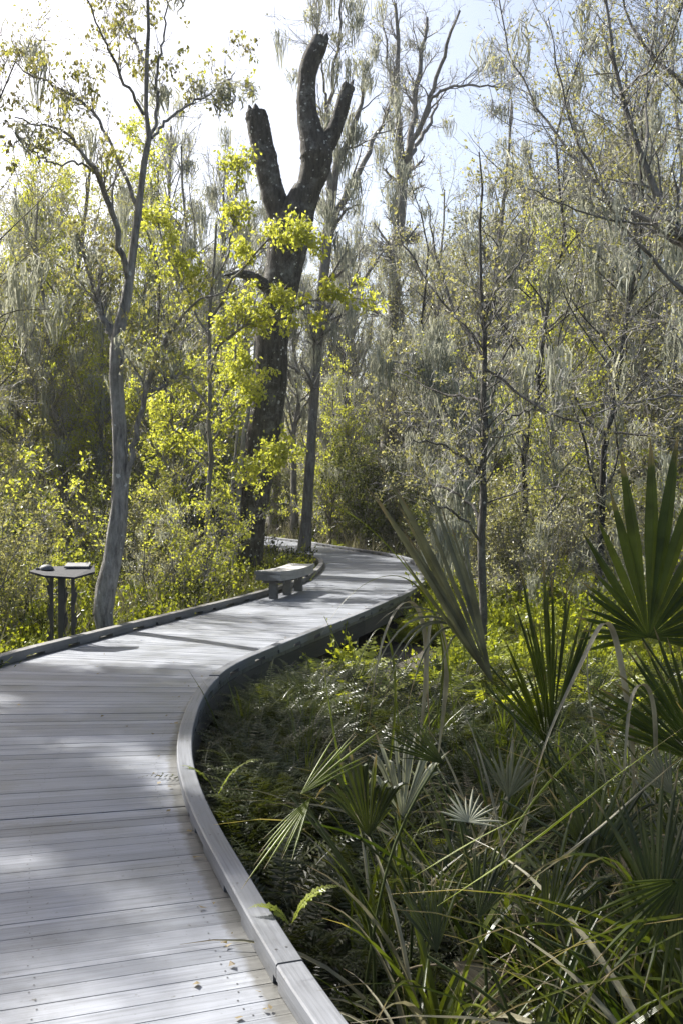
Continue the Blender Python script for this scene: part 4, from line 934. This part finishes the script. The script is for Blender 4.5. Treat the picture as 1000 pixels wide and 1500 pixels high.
# shrubs
for k in range(96):
    D = rp.uniform(16, 52); px = rp.uniform(-160, 1160)
    if 330 < px < 660 and D < 34: continue
    kind = rp.choice(['shr1', 'shr2', 'shr3', 'shr4'], p=[.3, .18 if px > 400 else .36, .27, .25 if px > 400 else .07])
    put(kind, px, D, rp.uniform(.75, 1.35))
for px, D, kind, s_ in ((30, 14.5, 'shr2', .7), (-20, 13, 'shr1', .8), (225, 17, 'shr4', .6), (440, 36, 'shr3', .9), (500, 38, 'shr3', 1.0), (570, 36, 'shr3', 1.1), (620, 33, 'shr3', 1.1), (540, 45, 'shr3', 1.5), (600, 42, 'shr1', 1.4), (400, 50, 'shr3', 1.4), (660, 27, 'shr4', 1.0), (800, 17, 'shr4', .8), (930, 16, 'shr4', .8), (740, 22, 'shr1', 1)):
    put(kind, px, D, s_)

same = {}
for o in COL.objects:
    if o.parent is None and o.get('group') and o.get('label'): same.setdefault(o['label'], []).append(o)
for lb, os_ in same.items():
    if len(os_) == 2 and len(lb.split()) < 14:
        a_, b_ = sorted(os_, key=lambda o: o.location.x / o.location.y)
        a_['label'] = lb + ', left one'; b_['label'] = lb + ', right one'
# far wood: one mass
def flat(o):
    out = []
    for ch in o.children:
        me = ch.data; V = np.empty(len(me.vertices) * 3, np.float32); me.vertices.foreach_get('co', V)
        Q = np.empty(len(me.loops), np.int32); me.loops.foreach_get('vertex_index', Q)
        T = np.empty(len(me.vertices), np.float32); me.attributes['tint'].data.foreach_get('value', T)
        Mi = np.empty(len(me.polygons), np.int32); me.polygons.foreach_get('material_index', Mi)
        out.append((V.reshape(-1, 3).astype(float), Q.reshape(-1, 4), T, Mi, [m for m in me.materials]))
    return out
def far_tree(seed, h, leaf, ls, leafm):
    o = build_tree('tmp', None, None, (0, 0, 0), grown(seed, h, .16, fork=1), seed, M['bark_mid'], leafm, dict(n1=40, lenf1=.28, n2=160, n3=420, leaf=leaf, clus=4, cs=.2, ls=ls, t0=.05, rm=.014, sides=5, moss=24, strands=6, ml=(.6, 1.8), mw=.035, msp=.25))
    f = flat(o)
    for ch in list(o.children): bpy.data.objects.remove(ch)
    bpy.data.objects.remove(o); return f
FT = [far_tree(301, 13, 1500, .26, M['leaf_olive']), far_tree(302, 11, 1800, .28, M['leaf_tan']), far_tree(303, 12, 1700, .26, M['leaf_lime'])]
mats = [M['bark_mid'], M['twig'], M['leaf_olive'], M['leaf_tan'], M['leaf_lime'], M['moss']]
mb = MB(); rw = np.random.default_rng(9)
NT = 110
for k in range(NT):
    D = rw.uniform(60, 105); a = rw.uniform(-.52, .52); x = a * D; c_ = FT[rw.choice(3, p=[.45, .4, .15])]; yaw = rw.uniform(0, 6.28); s_ = rw.uniform(.85, 1.25) * (1.0 if a < -.1 or a > .1 else .82)
    ca, sa = math.cos(yaw), math.sin(yaw); Rm = np.array([[ca, -sa, 0], [sa, ca, 0], [0, 0, 1]])
    for V, Q, T, Mi, mm in c_:
        W = V @ Rm.T * s_ + np.array([x, D, GZ])
        for q in np.unique(Mi):
            sel = Mi == q; mb.add(W, Q[sel], mats.index(mm[q]), T) if len(np.unique(Mi)) == 1 else mb.add(W, Q[sel], mats.index(mm[q]), T)
tag(mb.build('far_wood', mats), 'hazy mass of far swamp trees closing the view beyond the boardwalk', None, kind='stuff')

# shade trees standing left of the frame; their high crowns dapple the near boards and ferns
def shade_tree(seed, x, y, h, n3, leaf, t0=.62, len1=1.9):
    L0 = [(p + np.array([x, y, GZ]), q) for p, q in grown(seed, h, .16, fork=0, lean=.02)]
    return build_tree('shade_tree', 'tree off the left edge whose high crown shades the near boards and ferns', 'tree', (x, y, GZ), L0, seed, M['bark_mid'], M['leaf_olive'],
        dict(n1=50, len1=len1, n2=260, n3=n3, leaf=leaf, clus=5, cs=.12, ls=.11, t0=t0, rm=.006, sides=8), 'trees off the left edge')
shade_tree(401, -5.6, 11.0, 11.5, 900, 9000)
shade_tree(402, -9.4, 14.6, 11.5, 1500, 20000, .55, 2.4)
shade_tree(406, -7.7, 13.4, 11.5, 1200, 14000, .6, 2.0)
shade_tree(407, -8.6, 9.0, 10.5, 800, 9500, .62, 2.0)
shade_tree(408, -9.6, 10.4, 10.5, 700, 7000, .62, 2.0)
shade_tree(404, -8.2, 11.4, 10.5, 900, 11000, .7, 1.5)
shade_tree(405, -11.6, 12.6, 11.5, 900, 8000, .6, 2.0)
shade_tree(403, -4.9, 8.3, 10.0, 900, 9000, .66, 1.7)

# ------------------------------------------------------------------ palmettos and sedges
def fan_leaf(mb, hub, axis, normal, radius, nseg=22, spread=150, split=0.42, droop=0.25, rs_=None, width=1.0, fallen=.22, mat=0, pleat=0.35, cup=0.15, tint=0.5, jit=.12, tipdroop=0.0):
    r = rs_; axis = nrm(np.asarray(axis, float)); normal = np.asarray(normal, float); normal = nrm(normal - axis * (normal @ axis)); side = np.cross(axis, normal)
    K = 12; t = np.linspace(0, 1, K)
    th = np.radians(np.linspace(-spread / 2, spread / 2, nseg)); dth = np.radians(spread / nseg)
    Lg = radius * (.34 + .66 * np.exp(-(th / .5) ** 2)) * (1 + r.normal(size=nseg) * jit) if fallen < 0 else radius * (1 - fallen * (np.abs(th) / max(np.radians(spread / 2), .01)) ** 2) * (1 + r.normal(size=nseg) * jit)
    tj = th + r.normal(size=nseg) * 0.02
    dirs = np.cos(tj)[:, None] * axis + np.sin(tj)[:, None] * side + normal * (cup * (np.abs(th) ** 1.2))[:, None]; dirs = nrm(dirs)
    sd = nrm(-np.sin(tj)[:, None] * axis + np.cos(tj)[:, None] * side)
    Pt = hub + dirs[:, None] * (Lg[:, None] * t)[..., None]
    fall = droop * Lg * r.uniform(.4, 1.5, nseg)
    Pt[..., 2] -= fall[:, None] * t ** 3
    td = tipdroop * Lg * r.uniform(0, 1.6, nseg) ** 1.5
    Pt[..., 2] -= td[:, None] * np.clip((t - .62) / .38, 0, 1)[None] ** 1.7
    Pt += (normal * 1.0)[None, None] * (r.normal(size=nseg) * .05 * Lg)[:, None, None] * (np.clip(t - split, 0, 1) ** 1.3)[None, :, None]
    Pt += sd[:, None] * (r.normal(size=nseg) * .05 * Lg)[:, None, None] * (np.clip(t - split, 0, 1) ** 1.6)[None, :, None]
    hw = Lg[:, None] * t * math.tan(dth / 2) * 1.02
    wmax = Lg[:, None] * split * math.tan(dth / 2) * 1.02
    free = np.clip((t - split) / (1 - split), 0, 1)
    W = np.where(t <= split, hw, wmax * (1 - free ** 1.6) * (1 + .25 * free)) * width + 0.0006
    ribbons(mb, Pt, W, sd, mat, np.clip(tint + r.normal(size=nseg) * .2, 0, 1), fold=pleat * 2)
def stem(mb, a, b_, sag, r0=0.006, r1=0.004, mat=0):
    K = 10; t = np.linspace(0, 1, K)[:, None]; Pt = a * (1 - t) + b_ * t; hd = b_ - a; Pt[:, 2] += sag * np.sin(math.pi * t[:, 0]); Pt[:, :2] -= (hd[:2] * .8)[None] * (np.sin(math.pi * t) * .35) - np.array([.03, .02]) * np.sin(math.pi * t * 1.4)
    tubes(mb, Pt[None], np.linspace(r0, r1, K)[None], 5, mat, np.array([.5]))

rq = np.random.default_rng(88)
def palmetto(label, basexy, fans, group=None, dead=2):
    """fans: (px, py, D, tip_px, tip_py, tip_dD, normal, opts, material)"""
    bz = float(ground_z(np.array(basexy[0]), np.array(basexy[1]))); b = np.array([basexy[0], basexy[1], bz])
    root = thing('palmetto', label, 'palmetto', tuple(b), group)
    m0 = MB()
    for k in range(9):       # old leaf bases
        az = k * .7; d = np.array([math.cos(az) * .05, math.sin(az) * .05, 0]); stem(m0, d, d * 2.2 + np.array([0, 0, .16]), 0, .014, .006)
    m0.build('leaf_bases', M['straw'], root)
    for f in fans:
        hp = P(f[0], f[1], f[2]); tp = P(f[3], f[4], f[2] + f[5]); ax = tp - hp; rad = np.linalg.norm(ax)
        o = dict(nseg=22, spread=120, split=.42, droop=.05, width=1.0); o.update(f[7]); m_ = MB()
        st = o.pop('stem', None); sg = o.pop('sag', .06)
        fan_leaf(m_, hp - b, ax, f[6], rad, rs_=rq, **o)
        fo = m_.build('fan_leaf', f[8], root)
        m2 = MB(); a0 = np.array([rq.normal() * .04, rq.normal() * .04, .05]) if st is None else P(*st) - b
        stem(m2, a0, hp - b, sg, .007, .0045); m2.build('leaf_stem', M['palm_stem'], fo)
    for k in range(dead):
        az = rq.uniform(-1.2, 1.3); rr_ = rq.uniform(.2, .4); hb = np.array([math.cos(az) * rr_, math.sin(az) * rr_, rq.uniform(.35, .62)])
        m_ = MB(); fan_leaf(m_, hb, np.array([math.cos(az) * .8, math.sin(az) * .8, -.25]), np.array([0, -.5, 1]), rq.uniform(.3, .45), rs_=rq, nseg=12, spread=70, split=.3, droop=.7, pleat=.6, tipdroop=.4, jit=.2)
        fo = m_.build('fan_leaf', M['dead_palm'], root); fo['label'] = 'dry drooping tan fan'; m2 = MB(); stem(m2, np.array([0, 0, .05]), hb, .08, .006, .004); m2.build('leaf_stem', M['dead_palm'], fo)
    return root
cam_n = (0.0, -1.0, 0.12)
palmetto('big dark palmetto at the right edge with one wide starburst fan held above the ferns', (1.55, 3.7),
    [(950, 934, 3.5, 948, 612, .15, (.05, -1, .1), dict(nseg=25, spread=200, fallen=-1, split=.45, cup=.06, jit=.07, pleat=.3, droop=.05), M['palm']),
     (1030, 1120, 3.3, 905, 940, .1, (-.3, -1, .35), dict(nseg=22, spread=75, split=.5, pleat=.4), M['palm']),
     (985, 945, 3.7, 1060, 720, .2, (.6, -.8, .2), dict(nseg=20, spread=110), M['palm'])][:2])
palmetto('grey green palmetto leaning toward the boardwalk with one narrow folded fan', (1.05, 4.1),
    [(722, 1004, 3.9, 575, 712, -.05, (.75, -.6, .2), dict(nseg=18, spread=40, split=.5, width=1.1, pleat=.7, droop=.02, cup=.3, jit=.1, tint=.75), M['palm_pale']),
     (690, 930, 3.95, 548, 850, -.25, (.2, -.3, 1), dict(nseg=7, spread=50, split=.2, droop=.9, pleat=.4), M['palm_pale'])])
palmetto('palmetto with an upright narrow fan between the folded grey fan and the starburst fan', (.95, 4.3),
    [(808, 1078, 4.0, 812, 845, .1, (.15, -1, .1), dict(nseg=15, spread=36, split=.5, pleat=.5, jit=.14), M['palm']),
     (800, 1090, 4.0, 740, 960, -.1, (.15, -1, .1), dict(nseg=9, spread=40, split=.4), M['palm'])])
palmetto('small palmetto with curled fan tips in highlight-pale colour among the ferns in the middle', (.28, 3.9), dead=1, fans=
    [(590, 1198, 3.6, 590, 1050, .1, (0, -1, .2), dict(nseg=18, spread=70, split=.55, droop=.1, tipdroop=.35, jit=.08, pleat=.5), M['palm_highlit']),
     (540, 1228, 3.5, 530, 1085, .0, (-.2, -1, .2), dict(nseg=16, spread=75, split=.6, tipdroop=.35, pleat=.5), M['palm_dark'])])
palmetto('low palmetto with yellow green blades reaching down toward the boardwalk kerb', (.12, 3.6), dead=1, fans=
    [(455, 1170, 3.2, 385, 1275, -.2, (0, -.6, 1), dict(nseg=9, spread=34, split=.3, pleat=.5), M['palm_lime']),
     (440, 1165, 3.2, 545, 1070, .2, (0, -.7, 1), dict(nseg=8, spread=34, split=.3, pleat=.5), M['palm_lime']),
     (650, 1120, 3.5, 560, 1060, .1, (0, -.7, 1), dict(nseg=10, spread=60, split=.3, pleat=.5), M['palm'])])
palmetto('tiny palmetto lifting one pale star-shaped fan on a long stem', (.45, 3.3), dead=1, fans=
    [(686, 1206, 3.2, 690, 1160, .08, (0, -.7, .8), dict(nseg=15, spread=190, split=.3, pleat=.4, jit=.15), M['palm_highlit'])])
palmetto('low palmetto at the right edge with a pale slatted fan near the bottom', (1.35, 3.2),
    [(985, 1165, 3.0, 940, 1100, .1, (-.4, -1, .3), dict(nseg=12, spread=60, split=.55), M['palm_pale']),
     (745, 1170, 3.6, 752, 1085, .1, (0, -1, .3), dict(nseg=11, spread=90, split=.4), M['palm_pale']),
     (1000, 1290, 2.7, 900, 1420, -.2, (0, -1, .5), dict(nseg=14, spread=70, split=.4), M['palm'])])

palmetto('dark broad-bladed palmetto filling the space under the pale slatted fan', (1.1, 3.05),
    [(868, 1275, 3.0, 895, 1105, .1, (.1, -1, .2), dict(nseg=18, spread=90, split=.4, jit=.15, tipdroop=.2), M['palm_dark']),
     (965, 1345, 2.7, 1010, 1150, .1, (-.2, -1, .2), dict(nseg=18, spread=80, split=.45, jit=.15), M['palm_dark']),
     (800, 1370, 2.9, 860, 1215, .1, (.2, -1, .4), dict(nseg=14, spread=60, split=.4, jit=.15, tipdroop=.3), M['palm_dark'])], dead=2)
palmetto('low dark palmetto with half-folded fans at the bottom beside the star-shaped fan', (.55, 2.95),
    [(640, 1400, 2.8, 610, 1265, .1, (.1, -1, .3), dict(nseg=14, spread=60, split=.45, jit=.15), M['palm_dark']),
     (700, 1350, 2.9, 745, 1215, .1, (-.1, -1, .3), dict(nseg=14, spread=50, split=.45, jit=.15, tipdroop=.3), M['palm_dark'])], dead=1)
def sedge(label, basexy, blades, mats, n=26, H_=1.1, seed=0, lean=(.4, 1.0), wide=.009):
    r = np.random.default_rng(seed); bz = float(ground_z(np.array(basexy[0]), np.array(basexy[1]))); b = np.array([basexy[0], basexy[1], bz])
    mb = MB(); K = 12; t = np.linspace(0, 1, K)
    az = r.uniform(0, 6.28, n); h = H_ * r.uniform(.55, 1.15, n); ln = r.uniform(*lean, n)
    Dv = np.c_[np.cos(az), np.sin(az)]; Pt = np.zeros((n, K, 3))
    Pt[..., :2] = r.normal(size=(n, 1, 2)) * .05 + Dv[:, None] * (h[:, None] * ln[:, None] * t ** 1.7)[..., None]
    Pt[..., 2] = h[:, None] * (t - .5 * ln[:, None] * t ** 3)
    W = wide * r.uniform(.6, 1.4, n)[:, None] * np.interp(t, [0, .15, .6, 1], [.7, 1, .75, .04])[None]
    sd_ = nrm(np.c_[-Dv[:, 1], Dv[:, 0], np.zeros(n)] + r.normal(size=(n, 3)) * .35)
    mk = r.random(n) < .22
    for q, sel in ((0, ~mk), (1, mk)):
        if sel.any(): ribbons(mb, Pt[sel], W[sel], sd_[sel], q, r.uniform(0, 1, sel.sum()), fold=.7)
    for bl in blades:       # individually posed blades: ([(px,py,D)...], width px, material)
        a = np.array([P(*q) for q in bl[0]]) - b; a = resample(a, 40)
        for _ in range(14): a[1:-1] = (a[:-2] + a[1:-1] * 2 + a[2:]) / 4
        wv = bl[1] / F * bl[0][0][2] / 4.2
        Wb = wv * np.interp(np.linspace(0, 1, 40), [0, .25, .6, 1], [.15, 1, .8, .04])
        ribbons(mb, a[None], Wb[None], nrm(np.array([[1, -.5, .35]])), bl[2], np.array([bl[3] if len(bl) > 3 else .6]), fold=.6, smooth=True)
    o = mb.build('sedge_clump', mats, None, tuple(b)); return tag(o, label, 'sedge')
SM = [M['sedge'], M['straw'], M['palm_lime']]
sedge('sedge clump with long silvery arching blades hanging left of the folded fan', (.55, 4.5),
    [([(612, 1110, 4.2), (625, 960, 4.1), (612, 880, 4.0), (590, 872, 3.9), (560, 930, 3.8), (540, 1060, 3.75)], 15, 1, .7),
     ([(640, 1120, 4.2), (655, 960, 4.1), (634, 882, 4.0), (628, 905, 3.95), (625, 1000, 3.9), (630, 1090, 3.9)], 16, 1, .9),
     ([(630, 1110, 4.2), (650, 950, 4.1), (610, 850, 4.0), (560, 838, 3.9), (500, 880, 3.8), (470, 930, 3.7)], 7, 0, .8),
     ([(560, 1200, 4), (580, 1000, 3.9), (560, 905, 3.9), (520, 980, 3.8), (500, 1060, 3.7)], 9, 0, .8),
     ([(670, 1100, 4), (640, 900, 3.9), (560, 790, 3.9), (500, 742, 3.8), (440, 728, 3.7)], 5, 2, .5)], SM, 20, 1.15, 1)
sedge('sedge clump with broad pale blades bending down in front of the starburst fan', (1.25, 3.9),
    [([(930, 1200, 3.5), (925, 1060, 3.4), (912, 985, 3.4), (890, 878+10, 3.4), (860, 955, 3.3), (800, 1080, 3.2), (770, 1190, 3.1)], 20, 1, .8),
     ([(960, 1180, 3.3), (960, 1050, 3.2), (950, 985, 3.2), (928, 992, 3.2), (918, 1080, 3.1), (912, 1180, 3.1), (912, 1240, 3.1)], 14, 1, .6),
     ([(900, 1200, 3.5), (860, 1000, 3.5), (872, 870, 3.6), (885, 865, 3.6)], 6, 1, .8),
     ([(700, 1300, 3.2), (800, 1150, 3.2), (900, 1060, 3.1), (1000, 980, 3.0)], 7, 2, .5)], SM, 30, 1.2, 2)
sedge('tall sedge clump filling the lower right corner', (1.05, 2.75), [([(640, 1330, 2.7), (760, 1250, 2.7), (900, 1140, 2.6), (1010, 1060, 2.6)], 7, 2, .9), ([(600, 1290, 2.8), (700, 1230, 2.8), (800, 1180, 2.8)], 6, 2, .9),
    ([(780, 1290, 2.9), (860, 1230, 2.8), (940, 1160, 2.8), (1010, 1100, 2.7)], 8, 1, .9)], SM, 46, 1.05, 3, (.3, 1.0), .008)
sedge('dense sedge tuft at the bottom right below the star-shaped fan', (.55, 2.6), [], SM, 40, .75, 4, (.3, 1.0), .007)
sedge('sedge tuft rising through the ferns right of the kerb bend', (.15, 4.3), [([(530, 1230, 3.9), (500, 1130, 3.9), (480, 1020, 4.0), (472, 960, 4.1)], 9, 2, .8)], SM, 14, .9, 5)
sedge('sedge clump between the upright narrow fan and the right edge', (1.75, 4.6), [], SM, 34, 1.25, 6)
sedge('sedge clump in the dark hollow beneath the folded fan', (1.0, 3.45), [], SM, 36, .95, 8)
rz = np.random.default_rng(99)
for k, (x, y, h_, n_, lb) in enumerate([
    (1.15, 3.3, 1.7, 26, 'very tall arching sedge clump between the starburst fan and the star-shaped fan'), (1.7, 3.15, 1.7, 26, 'very tall arching sedge clump at the right edge below the starburst fan'), (.6, 3.9, 1.4, 18, 'tall arching sedge clump below the folded grey fan'), (1.05, 2.5, 1.35, 26, 'tall arching sedge clump in the lower right foreground'),
    (.5, 2.75, 1.05, 30, 'broad-bladed sedge clump low between the kerb and the star-shaped fan'), (.95, 2.9, 1.3, 34, 'broad-bladed sedge clump in the dark middle of the lower right tangle'), (1.35, 3.6, 1.75, 30, 'tallest sedge clump rising below the starburst fan hub'), (.3, 3.4, 1.15, 22, 'strappy sedge clump beside the pale curled fan'), (1.45, 2.75, 1.45, 34, 'broad-bladed leaning sedge clump at the right edge near the bottom')]):
    sedge(lb, (x, y), [], SM, n_, h_, 170 + k, (.35, .95), .0125)
for k, (x, y, h_, n_, lb) in enumerate([
    (1.45, 3.0, 1.3, 44, 'tall sedge clump at the right edge under the pale slatted fan'), (.75, 3.15, 1.05, 34, 'sedge clump just right of the star-shaped fan stem'), (1.9, 3.9, 1.35, 44, 'sedge clump behind the starburst palmetto stem at the right edge'),
    (.25, 3.0, .8, 30, 'sedge clump left of the star-shaped fan low in the ferns'), (1.35, 2.35, 1.0, 46, 'nearest sedge clump in the bottom right corner'), (.75, 5.0, 1.15, 34, 'sedge clump behind the folded grey fan'), (1.5, 5.4, 1.2, 34, 'sedge clump behind the upright narrow fan'),
    (.35, 2.15, .7, 36, 'short sedge clump at the bottom edge nearest the kerb'), (.95, 2.1, .85, 44, 'sedge clump at the bottom edge right of the kerb end'), (.1, 5.2, .8, 20, 'loose sedge clump among ferns inside the boardwalk bend')]):
    sedge(lb, (x, y), [], SM, n_, h_, 70 + k, (.2, .95), .0075)
# bright single frond beside the kerb
def small_fern(label, px, py, D, L, seed, mat):
    V, Q, T = fern_template(seed, 2, 24, L, L * .17, (55, 75), .3)
    mb = MB(); mb.add(V, Q, 0, np.full(len(V), .8)); p = P(px, py, D)
    tag(mb.build('bright_fern', mat, None, tuple(p)), label, 'fern')
small_fern('single bright lime fern frond in the dark hollow beside the kerb', 318, 1170, 5.6, .38, 61, M['palm_lime'])
small_fern('pair of bright lime fern fronds low among dark ferns near the kerb', 425, 1360, 3.6, .26, 62, M['palm_lime'])
# ------------------------------------------------------------------ damp morning air
hz = MB(); hz.box((0, 105, 13.5), (600, 480, 33)); hm = bpy.data.materials.new('damp_air'); hm.use_nodes = True; n = hm.node_tree
for x in list(n.nodes): n.nodes.remove(x)
pv = n.nodes.new('ShaderNodeVolumePrincipled'); pv.inputs['Color'].default_value = (0.93, 0.96, 1, 1); pv.inputs['Density'].default_value = HAZE; pv.inputs['Anisotropy'].default_value = 0.35
n.links.new(pv.outputs[0], n.nodes.new('ShaderNodeOutputMaterial').inputs['Volume'])
tag(hz.build('haze', hm), 'pale damp air veiling the far trees', None, kind='stuff')
print('polys', sum(len(m.polygons) for m in bpy.data.meshes))
